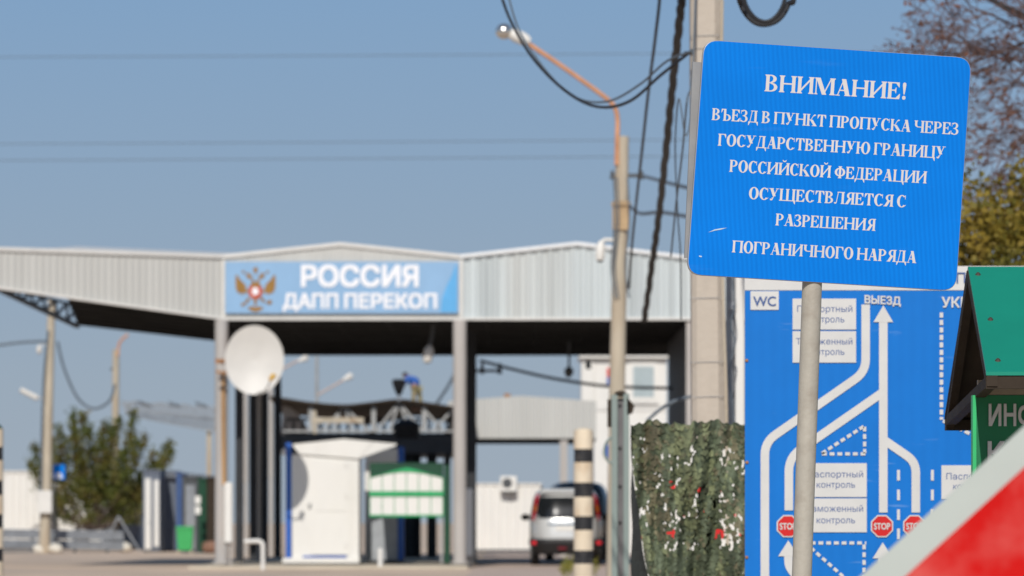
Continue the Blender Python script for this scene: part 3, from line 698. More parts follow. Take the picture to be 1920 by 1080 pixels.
for px in (1150,1156,1176): b.tube(cat_curve([P(px,335,sl)+Vector((0,-.16,0)),P(px+3,420,sl)+Vector((0,-.16,0)),P(px-4,500,sl)+Vector((0,-.14,0)),P(px+3,560,sl)+Vector((0,-.13,0))],6),.012,6)
builds(b,'cable', M['wire'], lp)
cv = thing('security_camera', 'white security camera hanging on a short arm from the tan lamp pole', 'camera', P(1126,470,sl))
b = MB(); b.tube([P(1125,488,sl),P(1125,482,sl),P(1126,462,sl),P(1128,452,sl)],.06,14,[.05,.062,.066,.03]); hs = b.build('housing', M['white'], cv, smooth=True)
b = MB(); b.ball(P(1125,488,sl),.046,.046,.03); b.build('lens', M['glass_dark'], hs, smooth=True)
b = MB(); b.tube(cat_curve([P(1128,456,sl),P(1133,450,sl),P(1148,450,sl),P(1160,452,sl)],4),.024,8); b.build('arm', M['white'], cv)

sq = 240
gp = thing('steel_post', 'grey green steel channel post with a rusty top standing left of the net', 'post', (X(1163,sq),F/sq,0))
b = MB(); a, c = X(1147,sq), X(1180,sq); yq = F/sq
b.box(a,a+.045,yq,yq+.12,0,Z(740,sq)); b.box(c-.045,c,yq,yq+.12,0,Z(738,sq)); b.build('channel', M['steel_green'], gp)
b = MB(); b.box(a+.045,c-.045,yq+.07,yq+.10,0,Z(746,sq)); b.build('web', M['steel_dark'], gp)
b = MB(); b.box(a-.03,a+.02,yq+.121,yq+.18,Z(800,sq),Z(748,sq)); b.prism([P(1176,745,sq),P(1190,760,sq),P(1186,775,sq),P(1176,778,sq)],[P(1176,745,sq)+Vector((0,.05,0)),P(1190,760,sq)+Vector((0,.05,0)),P(1186,775,sq)+Vector((0,.05,0)),P(1176,778,sq)+Vector((0,.05,0))]); b.ball(P(1164,738,sq)+Vector((0,.05,0)),.05,.05,.025); b.build('bracket', M['brown_dark'], gp)
b = MB()
for py in (760,840,912,980): b.cyl(P(1163,py,sq)+Vector((0,.060,0)),P(1163,py,sq)+Vector((0,.069,0)),.012,None,10)
builds(b,'bolt', M['black'], gp)
b = MB(); b.tube(cat_curve([P(1148,870,sq),P(1138,862,sq),P(1133,848,sq),P(1137,830,sq),P(1147,820,sq)],6),.010,8); tag(b.build('cable_loop', M['steel_green'], loc=P(1140,845,sq)), 'small grey cable loop on the left edge of the green steel post', 'cable')

# ------------------------------------------------------------------ cables and wires
def cable(name, pts, r, label, m='cable', n=10, group=None, twist=0):
    c = cat_curve(pts, n); q = MB()
    if twist:
        for st in range(3):
            q.tube([p+Vector((math.cos(i*twist+st*2.1),math.sin(i*twist+st*2.1),0))*r*.8 for i,p in enumerate(c)], r*.72, 6)
    else: q.tube(c, r, 8)
    return tag(q.build(name, M[m], loc=c[0], smooth=True), label, 'cable', group)
cable('cable_bundle', [P(1316,-850,300),P(1300,-420,285),P(1283,-60,260),P(1275,30,255),P(1262,150,240),P(1250,270,225),P(1236,400,205),P(1222,500,195),P(1208,602,185)], .023, 'thick twisted black cable bundle dropping left of the concrete pole', n=14, twist=.55)
cable('cable', [P(1306,-850,300),P(1268,-420,280),P(1240,-40,252),P(1230,60,245),P(1216,170,230),P(1204,280,215),P(1193,380,200),P(1184,470,190),P(1179,540,185)], .0125, 'long dark cable left of the twisted black bundle')
cable('cable', [P(936,-20,270),P(958,40,272),P(1000,110,275),P(1060,170,280),P(1120,200,285),P(1180,190,290),P(1240,140,296),P(1297,95,300)], .0105, 'lower of the two sagging cables crossing the orange lamp arm')
cable('cable', [P(950,-20,262),P(975,60,266),P(1030,140,272),P(1080,183,278),P(1140,190,284),P(1200,158,290),P(1250,115,296),P(1297,96,302)], .0075, 'upper of the two sagging cables crossing the orange lamp arm', 'wire')
cable('cable', [P(1312,-850,300),P(1310,-300,300),P(1300,110,303),P(1288,190,310),P(1280,280,300),P(1268,380,290),P(1258,480,280)], .006, 'thin dark cable between the twisted bundle and the concrete pole', 'wire')
cable('cable', [P(1298,180,300),P(1292,240,300),P(1284,250,300),P(1273,185,300),P(1266,270,295),P(1270,390,290),P(1276,480,285),P(1277,598,280)], .005, 'thin looped cable hanging closest to the concrete pole', 'wire')
cable('cable', [P(1326,-850,300),P(1352,-300,320),P(1382,-40,330),P(1390,10,330),P(1410,38,330),P(1434,46,330),P(1460,36,330),P(1478,8,330),P(1486,-40,330),P(1440,-400,322),P(1334,-850,300)], .016, 'black cable coil dipping into the top of the frame above the blue sign')
cable('cable', [P(1394,-30,333),P(1397,5,333),P(1414,32,333),P(1436,41,333),P(1456,30,333),P(1470,5,333),P(1474,-30,333)], .012, 'inner strand of the black coil above the blue sign')
cable('cable', [P(1206,330,sl),P(1250,342,160),P(1300,354,180),P(1400,372,200)], .022, 'dark line running right from the crossarm of the lamp pole', 'wire')
cable('cable', [P(1180,385,sl),P(1200,400,150),P(1240,398,155),P(1300,408,180),P(1400,425,200)], .022, 'dark line running right from the tan bracket board', 'wire')
cable('cable', [P(1820,-25,180),P(1870,5,180),P(1925,30,180),P(1990,60,180)], .028, 'dark cable across the top right corner before the bare tree')
for y0_, y1_, lb in ((107,100,'highest of the three thin wires across the sky'),(270,262,'middle of the three thin wires across the sky'),(301,293,'lowest of the three thin wires across the sky')):
    cable('power_line', [P(-300,y0_+1,40),P(480,(y0_+y1_)/2+1.5,40),P(1300,y1_,40),P(2100,y1_-6,40)], .017, lb, 'wire', group='thin wires across the sky')
cable('cable', [P(900,676,70),P(960,692,70),P(1040,710,72),P(1140,724,74),P(1260,728,76)], .04, 'slack dark cable below the right half of the canopy, right of its middle pillar')
cable('cable', [P(1212,790,200),P(1240,766,200),P(1270,750,200),P(1305,742,200)], .016, 'grey cable arching above the camouflage net', 'wire')
cable('cable', [P(108,640,50),P(120,690,50),P(145,745,50),P(175,766,50),P(205,752,50),P(216,720,50)], .05, 'slack cable slung between the two poles by the green tree', 'wire')
cable('cable', [P(-40,652,50),P(40,642,50),P(96,640,50)], .05, 'dark cable running left from the leaning pole', 'wire')
cable('cable', [P(858,690,60),P(840,724,60),P(815,762,60)], .05, 'slanting stay cable left of the middle canopy pillar, upper one', 'wire')
cable('cable', [P(858,745,60),P(845,790,60),P(838,815,60)], .04, 'slanting stay cable left of the middle canopy pillar, lower one', 'wire')

# ------------------------------------------------------------------ border gate canopy
sg_ = 80; yg = F/sg_
bgt = thing('border_canopy', 'wide grey border checkpoint canopy with corrugated fascia over dark soffits', 'canopy', (X(640,sg_), yg, 0))
ysb = F/69.0
def corr(mb, xs0, xs1, y0, y1, zb_, zt_, pitch=.22, dep=.035):
    x = xs0; prof = []
    while x < xs1:
        for dx, dy in ((0,0),(.35,0),(.5,1),(.85,1)):
            xx = x+dx*pitch
            if xx <= xs1: prof.append((xx,dy*dep))
        x += pitch
    prof.append((xs1,0)); n = len(prof); vs = []
    for xx, dy in prof:
        t = (xx-xs0)/(xs1-xs0); yy = lerp(y0,y1,t)+dy; vs += [(xx,yy,zb_(t)),(xx,yy,zt_(t))]
    mb.add(vs,[(2*i,2*i+2,2*i+3,2*i+1) for i in range(n-1)])
xg0, xg1, xg2 = X(421,sg_), X(862,sg_), X(1400,sg_)
zbot = Z(598,sg_)
pk = lambda a,m,c,tm: (lambda t: lerp(a,m,t/tm) if t < tm else lerp(m,c,(t-tm)/(1-tm)))
zc = pk(Z(481,sg_),Z(458,sg_),Z(481,sg_),.49); zrr = pk(Z(481,sg_),Z(457,sg_),Z(497,sg_),.41)
b = MB(); corr(b,xg0,xg1,yg,yg,lambda t:zbot,zc,.15,.012); b.build('fascia', M['fascia_warm'], bgt)
b = MB(); corr(b,xg1,xg2,yg,yg,lambda t:zbot,zrr,.26,.04); o = b.build('fascia', M['fascia_cool'], bgt); o['label'] = 'bluish corrugated fascia right of the name sign'
sw_ = 82.5; xw0, yw0 = X(-30,sw_), F/sw_
zwt = lambda t: lerp(Z(466,sw_),Z(481,sg_),t); zwb = lambda t: lerp(Z(536,sw_),zbot,t)
b = MB(); corr(b,xw0,xg0-.02,yw0,yg,zwb,zwt,.15,.014); o = b.build('fascia', M['fascia_warm'], bgt); o['label'] = 'warm grey wing fascia tapering to the left'
b = MB()   # trims
def strip(mb, pts, hh, dd_): 
    for p, q in zip(pts[:-1],pts[1:]): mb.bar(p, q, dd_, hh)
strip(b,[(xw0,yw0-.02,zwt(0)),(xg0,yg-.02,zwt(1)),((xg0+xg1)/2-.05,yg-.02,Z(458,sg_)),(xg1,yg-.02,Z(481,sg_))],.085,.06)
b2 = MB(); strip(b2,[(xg1+.01,yg-.025,Z(481,sg_)),(lerp(xg1,xg2,.41),yg-.025,Z(457,sg_)),(xg2,yg-.025,Z(497,sg_))],.075,.10); b2.build('ridge_cap', M['trim_white'], bgt)
strip(b,[(xw0,yw0-.02,zwb(0)),(xg0,yg-.02,zbot),(xg1,yg-.021,zbot),(xg2,yg-.02,zbot)],.06,.10)
b.box(xg0-.06,xg0+.0,yg-.035,yg-.003,zbot+.04,Z(486,sg_)); b.box(xg1-.0,xg1+.07,yg-.035,yg-.003,zbot+.04,Z(486,sg_))
b.build('trim', M['trim'], bgt)
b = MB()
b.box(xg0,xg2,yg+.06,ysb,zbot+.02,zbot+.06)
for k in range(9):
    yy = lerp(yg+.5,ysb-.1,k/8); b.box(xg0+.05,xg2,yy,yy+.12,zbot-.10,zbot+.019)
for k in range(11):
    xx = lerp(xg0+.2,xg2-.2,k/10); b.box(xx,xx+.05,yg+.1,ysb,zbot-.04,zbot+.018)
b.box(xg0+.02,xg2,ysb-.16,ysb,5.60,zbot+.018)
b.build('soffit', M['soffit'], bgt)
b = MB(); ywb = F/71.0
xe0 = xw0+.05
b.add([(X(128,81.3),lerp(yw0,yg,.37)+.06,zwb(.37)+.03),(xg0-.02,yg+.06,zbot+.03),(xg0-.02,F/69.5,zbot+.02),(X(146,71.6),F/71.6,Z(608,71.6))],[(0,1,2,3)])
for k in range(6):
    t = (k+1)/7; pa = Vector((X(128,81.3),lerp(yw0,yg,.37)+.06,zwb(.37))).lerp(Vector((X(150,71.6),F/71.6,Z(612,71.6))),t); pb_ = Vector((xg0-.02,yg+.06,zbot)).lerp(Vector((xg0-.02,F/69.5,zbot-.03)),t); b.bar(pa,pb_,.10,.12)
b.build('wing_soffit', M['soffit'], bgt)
b = MB()   # wing end lattice
A1 = P(-14,537,82.3); B1 = P(146,612,71.6)
top_ = [P(-14,533,82.3).lerp(P(146,574,71.6),t/7) for t in range(8)]; bot_ = [A1.lerp(B1,t/7) for t in range(8)]
b.bar(bot_[0],bot_[-1],.10,.10)
for i in range(8):
    b.bar(top_[i],bot_[i],.06,.06)
    if i < 7: b.bar(bot_[i],top_[i+1],.06,.06); b.bar(top_[i],top_[i+1],.06,.06)
b.build('lattice', M['dark_steel'], bgt)
b = MB()   # roof sheets behind the fascias, unseen rear edges raised to widen the ground shadow
def gable(x0,x1_,xm,zl,zm): b.add([(x0,yg+.08,zl),(xm,yg+.08,zm),(x1_,yg+.08,zl),(x0,ysb,zl+.4),(xm,ysb,zm+.4),(x1_,ysb,zl+.4)],[(0,1,4,3),(1,2,5,4)])
gable(xg0,xg1,(xg0+xg1)/2,Z(483,sg_)-.1,Z(462,sg_)-.1); gable(xg1+.01,xg2,lerp(xg1,xg2,.41),Z(483,sg_)-.1,Z(462,sg_)-.1)
b.add([(xw0,yw0+.08,zwt(0)-.1),(xg0,yg+.08,zwt(1)-.1),(xg0,F/69.5,zwt(1)+1.0),(X(146,71.6),F/71.6,zwt(.4)+1.0)],[(0,1,2,3)])
b.build('roof', M['trim'], bgt)
def round_pillar(px, s, r, m, base=.1): q = MB(); q.cyl((X(px,s),F/s,base),(X(px,s),F/s,zbot-.05),r,None,18); q.cyl((X(px,s),F/s,base),(X(px,s),F/s,base+.06),r*1.35,None,18); return q.build('pillar', M[m], bgt, smooth=True)
pl1 = round_pillar(415.5,80.4,.155,'pillar'); pl2 = round_pillar(862,80.4,.155,'pillar_clean')
b = MB(); b.tube(cat_curve([(X(422,sg_),89.42,Z(700,sg_)),(X(422,sg_),89.41,Z(760,sg_)),(X(422.5,sg_),89.42,Z(850,sg_)),(X(423,sg_),89.43,Z(910,sg_))],4),.05,8); b.build('tan_strip', M['rust_tan'], bgt, smooth=True)  # tube standing in for the rust streak down the pillar
pl1['label'] = 'rust streaked pillar behind the white dish'
b = MB(); b.box(X(1287,sg_),X(1298,sg_),yg,yg+.14,0,zbot-.05); b.build('pillar', M['pillar_clean'], bgt)
for px, s, wd in ((448,77,.09),(474,74,.09),(496,71,.08),(520,68,.09),(884,76,.11),(886,70,.10),(880,67,.09)):  # columns under the canopy, their shade put into a near-black colour
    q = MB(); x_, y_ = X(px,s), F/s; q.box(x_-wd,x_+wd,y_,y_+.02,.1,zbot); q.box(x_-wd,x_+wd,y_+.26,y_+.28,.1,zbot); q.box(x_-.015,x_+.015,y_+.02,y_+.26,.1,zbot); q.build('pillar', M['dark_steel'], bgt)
for px, s in ((485,73),):
    q = MB(); q.cyl((X(px,s),F/s,.1),(X(px,s),F/s,zbot),.075,None,12); q.build('pillar', M['pillar_clean'], bgt, smooth=True)
b = MB(); b.box(X(1289,sg_),X(1296,sg_),yg+.15,F/71.2,0,zbot+.0); b.build('wall', M['dark_steel'], bgt)  # side wall with its inner shade put into the dark colour

# name sign on the fascia
gs = thing('name_sign', 'pale blue name sign with a golden eagle emblem and white capitals', 'sign', P(640,590,sg_)+Vector((0,-.09,0)))
gy = yg-.09
gm = lambda x,y,o=0: Vector((X(x,sg_),gy-o,Z(y,sg_)))
b = MB(); b.box(X(423,sg_),X(860,sg_),gy,gy+.05,Z(588,sg_),Z(491,sg_)); b.build('panel', M['gate_blue'], gs)
b = MB(); b.add([gm(x,y,.004) for x,y in [(838,535),(846,520),(853,500),(857,497),(857,586),(826,586),(829,560)]],[tuple(range(7))]); b.build('stain', M['gate_stain'], gs)
b = MB(); put_text(b,'РОССИЯ',lambda x,y: gm(x,y,.008),564,786,538.5,41.5,.05); b.build('lettering', M['white_letter'], gs); b = MB(); put_text(b,'ДАПП',lambda x,y: gm(x,y,.008),530,635,579,29,.05); b.build('lettering', M['white_letter'], gs); b = MB(); put_text(b,'ПЕРЕКОП',lambda x,y: gm(x,y,.008),645.5,820,579,29,.05); b.build('lettering', M['white_letter'], gs)
em = lambda pts,o: [gm(420+x/9.0,480+y/9.0,o) for x,y in pts]
def epoly(mb, pts, o): mb.add(em(pts,o),[tuple(range(len(pts)))])
def ell(cx,cy,rx,ry,n=16): return [(cx+rx*math.cos(2*math.pi*k/n),cy+ry*math.sin(2*math.pi*k/n)) for k in range(n)]
b = MB()
wing = [(205,330),(228,320),(262,380),(300,425),(345,465),(372,505),(380,560),(430,590),(425,625),(385,610),(375,650),(350,615),(335,668),(305,630),(285,660),(262,620),(238,635),(228,590),(208,590),(212,540),(194,520),(206,480),(192,440),(206,410),(194,370)]
mirr = lambda pts: [(1072-x,y) for x,y in pts]
neck = [(505,520),(478,430),(452,385),(420,385),(385,372),(392,350),(385,330),(400,300),(425,288),(452,305),(468,345),(500,400),(530,460)]
body = [(480,440),(592,440),(640,520),(665,600),(640,690),(590,730),(536,752),(482,730),(432,690),(407,600),(432,520)]
for k, pts in enumerate((wing, mirr(wing), neck, mirr(neck), body)): epoly(b, pts, .006+.0006*k)
for k, pts in enumerate((ell(537,238,40,46),ell(330,270,20,24),ell(742,270,20,24),ell(410,745,30,32),ell(655,745,32,36),ell(775,785,38,42),[(515,700),(557,700),(560,830),(512,830)],[(400,855),(440,870),(480,850),(536,868),(592,850),(632,870),(672,855),(640,915),(580,935),(536,950),(492,935),(432,915)],
    [(400,755),(425,765),(330,850),(295,850),(300,800),(330,800)],[(660,765),(690,770),(760,800),(745,815)],[(528,270),(546,270),(546,330),(528,330)],[(340,285),(400,300),(395,308),(336,296)],[(732,285),(672,300),(677,308),(736,296)])): epoly(b, pts, .009+.0005*k)
eg = b.build('emblem', M['gold'], gs)
b = MB(); epoly(b,[(430,520),(642,520),(646,640),(620,690),(536,730),(452,690),(426,640)],.017); b.build('shield', M['emblem_red'], eg)
b = MB(); epoly(b,[(500,545),(520,530),(560,540),(585,565),(575,590),(600,620),(580,650),(560,640),(545,665),(520,655),(505,670),(480,650),(490,610),(470,590)],.019); b.build('rider', M['white_letter'], eg)

# satellite dish
sdh = 82.0; yd = F/sdh
dh = thing('satellite_dish', 'round white satellite dish on the rust streaked canopy pillar', 'satellite dish', P(440,690,sdh))
b = MB(); cx, cy = 477, 675; vs = []; n = 40
fwd = Vector((.12,-1,.28)).normalized(); 
for ring, (rr, dp) in enumerate(((0,.14),(.25,.125),(.5,.095),(.75,.045),(.95,.0),(1.0,-.012),(1.0,.01))):
    for k in range(n):
        t = 2*math.pi*k/n; vs.append(P(cx+55.5*rr*math.cos(t),cy+65*rr*math.sin(t),sdh)+Vector((0,dp*.9,0))+Vector((0,-.28*(-math.sin(t))*rr*.65*0,0)))
fs = []
for r_ in range(6):
    for k in range(n): fs.append((r_*n+k,r_*n+(k+1)%n,(r_+1)*n+(k+1)%n,(r_+1)*n+k))
b.add(vs,fs); b.build('reflector', M['dish'], dh, smooth=True)
b = MB(); b.tube(cat_curve([P(482,738,sdh)+Vector((0,-.05,0)),P(500,732,sdh)+Vector((0,-.35,0)),P(512,712,sdh)+Vector((0,-.62,0))],5),.02,8); b.build('feed_arm', M['galv'], dh)
b = MB(); b.cyl(P(511,713,sdh)+Vector((0,-.68,0)),P(516,706,sdh)+Vector((0,-.56,0)),.05,.06,12); b.build('feed_horn', M['yellow'], dh, smooth=True)
b = MB(); b.bar(P(404,676,81),P(425,680,81),.12,.09); b.bar(P(415,676,81)+Vector((0,-.12,0)),P(470,680,sdh)+Vector((0,.16,0)),.07,.07); b.bar(P(405,697,81),P(425,699,81),.1,.05); b.build('bracket', M['rust'], dh)

# small dark lamp further right
b = MB(); b.cyl(P(1067,640,76),P(1067,690,76),.03,.03,8); b.tube([P(1067,688,76),P(1067,694,76),P(1066,702,76),P(1066,708,76)],.1,10,[.05,.12,.10,.04])
tag(b.build('hanging_lamp', M['dark_grey'], loc=P(1067,690,76), smooth=True), 'small dark lamp hanging under the canopy above the far canopy', 'lamp')
# hanging lamp
hl = thing('hanging_lamp', 'white floodlight bulb hanging on a cord under the canopy left of the middle pillar', 'lamp', P(803,660,79))
b = MB(); b.tube(cat_curve([P(813,606,79),P(810,630,79),P(805,652,79)],5),.045,8,None); b.build('cord', M['dark_grey'], hl)
b = MB(); b.tube([P(806,648,79),P(805,656,79),P(802,668,79),P(801,678,79),P(801,682,79)],.1,12,[.06,.12,.13,.10,.02]); b.build('bulb', M['dish'], hl, smooth=True)

# ------------------------------------------------------------------ booth, annex, stall
s_b = 78.7; ybo = F/s_b
bo = thing('white_booth', 'white guard booth with a door, blue corner post and flared white roof', 'booth', (X(607,s_b),ybo,.1))
bx0, bx1 = X(548,s_b), X(673,s_b); zt_ = Z(852,s_b)
b = MB(); b.box(bx0,bx1,ybo,ybo+1.5,.22,zt_); b.build('wall', M['white'], bo)
b = MB(); b.box(X(530,s_b),X(674,s_b),ybo-.12,ybo+1.6,.1,.22); b.build('plinth', M['white'], bo)
b = MB()
fl_ = [(700,828.2),(744,832),(742,836),(674,859.6)]
b.prism([P(x,y,s_b)+Vector((0,-.06,0)) for x,y in fl_],[P(x,y,s_b)+Vector((0,.10,0)) for x,y in fl_])
ro = [(548,833),(645,823),(699.5,828.1),(673,860),(560,851)]
b.prism([P(x,y,s_b)+Vector((0,-.06,0)) for x,y in ro],[P(x,y,s_b)+Vector((0,1.6,0)) for x,y in ro]); b.build('roof', M['white'], bo)
b = MB(); b.box(X(536,s_b),X(546.5,s_b),ybo-.02,ybo+.12,.22,Z(830,s_b)); b.build('corner_post', M['booth_blue'], bo)
b = MB(); b.box(X(582,s_b),X(658,s_b),ybo-.025,ybo-.001,.30,Z(862,s_b)); dr = b.build('door', M['white'], bo)
b = MB(); b.box(X(592,s_b),X(650,s_b),ybo-.036,ybo-.026,Z(1040,s_b),Z(970,s_b)); b.box(X(592,s_b),X(650,s_b),ybo-.036,ybo-.026,Z(958,s_b),Z(870,s_b)); builds(b,'door_panel', M['white'], dr)
b = MB(); b.box(X(578,s_b),X(584,s_b),ybo-.06,ybo-.026,Z(952,s_b),Z(944,s_b)); b.build('handle', M['galv'], dr)
b = MB()
for py in (872,930,1022): b.box(X(645,s_b),X(652,s_b),ybo-.045,ybo-.037,Z(py+5,s_b),Z(py-5,s_b))
builds(b,'hinge', M['trim'], dr)
b = MB(); b.box(X(568,s_b),X(650,s_b),ybo-.03,ybo-.001,.225,.27); b.build('sill', M['booth_blue'], bo)
b = MB(); b.ball((X(533,s_b),ybo+.05,Z(847,s_b)),.07,.07,.09); b.build('lamp', M['white'], bo, smooth=True)
s_a = 76.0; ya_ = F/s_a
an = thing('annex_booth', 'white booth annex with a blue corner post behind the green striped stall', 'booth', (X(718,s_a),ya_,.1))
b = MB(); b.box(X(687,s_a),X(744,s_a),ya_,ya_+1.8,.1,Z(842,s_a)); b.build('wall', M['white'] , an)
b = MB(); b.box(X(686,s_a),X(745,s_a),ya_-.03,ya_-.002,Z(863,s_a),Z(841,s_a)); b.box(X(684,s_a),X(694,s_a),ya_-.03,ya_-.002,.1,Z(864,s_a)); builds(b,'trim', M['white'], an)
b = MB(); b.box(X(746,s_a),X(758,s_a),ya_-.04,ya_+.1,.1,Z(838,s_a)); b.build('corner_post', M['booth_blue'], an)
s_s = 79.5; ys = F/s_s
st_ = thing('striped_stall', 'green stall front with white upright boards, a green band and a dark green roof', 'stall', (X(763,s_s),ys,.1))
b = MB(); n = 6; ga = 1.2
for row, (ytop, ybot) in enumerate(((888,921),(931,965))):
    for k in range(n):
        x0 = 694.5+k*22.8; x1_ = x0+21.2
        arch = lambda x: 897-11*math.sin(math.pi*(x-693)/138) if row == 0 else ytop
        f_ = [(x0,ybot),(x1_,ybot),(x1_,arch(x1_)),((x0+x1_)/2,arch((x0+x1_)/2)),(x0,arch(x0))]
        f_ = f_[::-1]
        b.prism([P(x,y,s_s) for x,y in f_],[P(x,y,s_s)+Vector((0,.03,0)) for x,y in f_])
builds(b,'board', M['white'], st_)
b = MB(); b.box(X(693,s_s),X(832,s_s),ys-.03,ys+.05,Z(930.5,s_s),Z(921.5,s_s)); b.box(X(693,s_s),X(832,s_s),ys-.02,ys+.05,Z(969,s_s),Z(965.3,s_s))
ar = [(693+138*k/12, 896-11*math.sin(math.pi*k/12)) for k in range(13)]; fr = ar+[(p[0],p[1]-1.2-7*max(0,1-abs(p[0]-762)/45)) for p in ar[::-1]]
b.prism([P(x,y,s_s)+Vector((0,-.01,0)) for x,y in fr],[P(x,y,s_s)+Vector((0,.03,0)) for x,y in fr])
b.box(X(693,s_s),X(832,s_s),ys+.035,ys+.05,Z(966,s_s),Z(895,s_s)); b.build('frame', M['stall_green'], st_)
b = MB(); b.box(X(693,s_s),X(831,s_s),ys+.055,ys+.09,Z(900,s_s),Z(868,s_s)); b.build('header', M['stall_dark'], st_)
b = MB(); b.prism([P(692,869,s_s)+Vector((0,.05,0)),P(832,869,s_s)+Vector((0,.05,0)),P(828,866,s_s)+Vector((0,1.2,0)),P(696,866,s_s)+Vector((0,1.2,0))][::-1],[P(692,871,s_s)+Vector((0,.05,0)),P(832,871,s_s)+Vector((0,.05,0)),P(828,868,s_s)+Vector((0,1.2,0)),P(696,868,s_s)+Vector((0,1.2,0))][::-1]); b.build('roof', M['stall_dark'], st_)
b = MB(); b.box(X(833,s_s),X(843,s_s),ys,ys+.1,.1,Z(872,s_s)); b.build('post', M['stall_dark'], st_)
b = MB(); b.box(X(826,s_s),X(830,s_s),ys+.02,ys+.07,.1,Z(966,s_s)); b.build('leg', M['galv'], st_)
gb = thing('grey_cabinet', 'plain grey cabinet with a blue edge under the striped stall boards', 'cabinet', (X(720,77),F/77,.1))
b = MB(); b.box(X(697,77),X(745,77),F/77,F/77+.7,.16,Z(960,77)); b.build('body', M['cabinet_grey'], gb)
b = MB(); b.box(X(746,77),X(757,77),F/77-.02,F/77+.6,.12,Z(962,77)); b.build('edge_post', M['booth_blue'], gb)
b = MB(); b.box(X(695,77),X(757,77),F/77-.05,F/77+.72,.1,.158); b.build('plinth', M['dark_grey'], gb)
# posts and small white things by the gate
for px, y0_, y1_, lb in ((437,906,1016,'narrow white cabinet standing close beside the rust streaked pillar'),(879,916,1042,'narrow white cabinet behind the middle canopy pillar')):
    fy = 89.35 if px < 500 else F/79.2; t_ = thing('white_cabinet', lb, 'cabinet', (X(px,79.2),fy+.15,.1), 'narrow white cabinets by the pillars')
    q = MB(); q.bbox(X(px-7,79.2),X(px+7,79.2),fy,fy+.3,Z(y1_,79.2),Z(y0_,79.2),.02); q.build('body', M['white'], t_)
    q = MB(); q.cyl((X(px-4,79.2),fy+.15,.0),(X(px-4,79.2),fy+.15,Z(y1_,79.2)),.03); q.cyl((X(px+4,79.2),fy+.15,.0),(X(px+4,79.2),fy+.15,Z(y1_,79.2)),.03); builds(q,'leg', M['pillar_clean'], t_)
b = MB(); sbp = 84; b.tube(cat_curve([P(458,1016,sbp),P(470,1015,sbp),P(486,1015,sbp),P(492,1020,sbp),P(493,1032,sbp),(X(493,sbp),F/sbp,0)],4),.05,10)
tag(b.build('bent_pipe', M['white'], loc=(X(493,sbp),F/sbp,0), smooth=True), 'bent pale pipe standing in front of the black canopy columns', 'pipe')
b = MB(); b.cyl((X(713,82),F/82,0),(X(713,82),F/82,Z(1030,82)),.06,.058,14); b.ball((X(713,82),F/82,Z(1030,82)),.058,.058,.03)
tag(b.build('pipe_bollard', M['white'], loc=(X(713,82),F/82,0), smooth=True), 'short white bollard in front of the grey cabinet', 'bollard')

# ------------------------------------------------------------------ rear canopy with trusses, person, cone
sc = 62.0; yc = F/sc
rc = thing('truss_canopy', 'wavy dark roofed canopy on pale lattice trusses behind the guard booth', 'canopy', (X(690,sc),yc,0))
wav = cat_curve([Vector((x,y)) .to_3d() for x,y in [(505,742),(535,746),(580,753),(645,758),(700,753),(748,748),(800,754),(850,762),(890,770)]],5)
b = MB(); n = len(wav); vs = []
for k, (yy, dz, tk) in enumerate(((0,0,0),(7.5,-.22,0),(7.5,-.22,-.05),(0,0,-.07))):
    for p in wav: vs.append((X(p.x,sc), yc+yy, Z(p.y,sc)+dz+tk-(.0 if yy == 0 else .10+.10*math.sin(p.x*.03))))
fs = []
for r_ in range(4):
    a = r_*n; c = ((r_+1)%4)*n
    for k in range(n-1): fs.append((a+k,a+k+1,c+k+1,c+k))
b.add(vs,fs); b.build('roof', M['brown_dark'], rc)
b = MB()
def PT(px,py,o=0): return P(px,py,sc)+Vector((0,o,0))
b.bar(PT(530,808,.3),PT(880,808,.3),.06,.06)
for px in (582,700,795): b.bar(PT(px,762,.3),PT(px,808,.3),.13,.10)
for a, c in (((645,762),(690,806)),((645,762),(605,806)),((748,754),(790,806)),((748,754),(706,806)),((748,754),(768,806)),((748,754),(730,806)),((850,766),(812,806)),((645,762),(660,806)),((640,762),(625,806)),((795,768),(830,806)),((850,766),(870,806))): b.bar(PT(*a,.3),PT(*c,.3),.085,.07)
b.build('truss', M['galv'], rc)
b = MB(); b.bar(PT(530,783,1.6),PT(880,783,1.6),.07,.07); b.bar(PT(530,812,1.6),PT(880,812,1.6),.07,.07)
for k in range(40):
    px = 532+k*8.6; b.bar(PT(px,783,1.6),PT(px+(5 if k%2 else -5),812,1.6),.045,.04)
b.build('inner_truss', M['dark_steel'], rc)
b = MB(); f_ = [(530,760),(545,764),(560,778),(575,800),(582,817),(527,819)]; b.prism([P(x,y,60.5) for x,y in f_],[P(x,y,60.5)+Vector((0,.1,0)) for x,y in f_]); b.build('gable_sheet', M['pillar_clean'], rc)
for px, y0_, y1_ in ((461,700,905),(508,700,896)):
    q = MB(); q.cyl(P(px,y1_,60),P(px,y0_,60),.075,None,10); q.cyl(P(px,y1_,60),(X(px,60),F/60,0),.06,None,8); q.build('post', M['pillar_clean'], rc)
b = MB()
for px in (545,690,835): b.cyl((X(px,sc),yc+3,0),(X(px,sc),yc+3,Z(806,sc)),.10)
builds(b,'column', M['dark_steel'], rc)
b = MB(); b.bar(P(585,788,63.5),P(682,788,63.5),.12,.16); b.bar(P(590,770,63.5),P(590,813,63.5),.1,.1); tag(b.build('roof_frame', M['pole_tan'], loc=P(630,800,63.5)), 'tan beam and short upright lying before the pale trusses', 'beam')
sh = thing('flat_shelter', 'dark flat roofed shelter in shade behind the white booth', 'shelter', (X(690,66),F/66,0))
b = MB(); b.box(X(522,66),X(855,66),F/66,F/66+8,Z(850,66),Z(816,66)); b.build('roof', M['dark_grey'], sh)
b = MB()
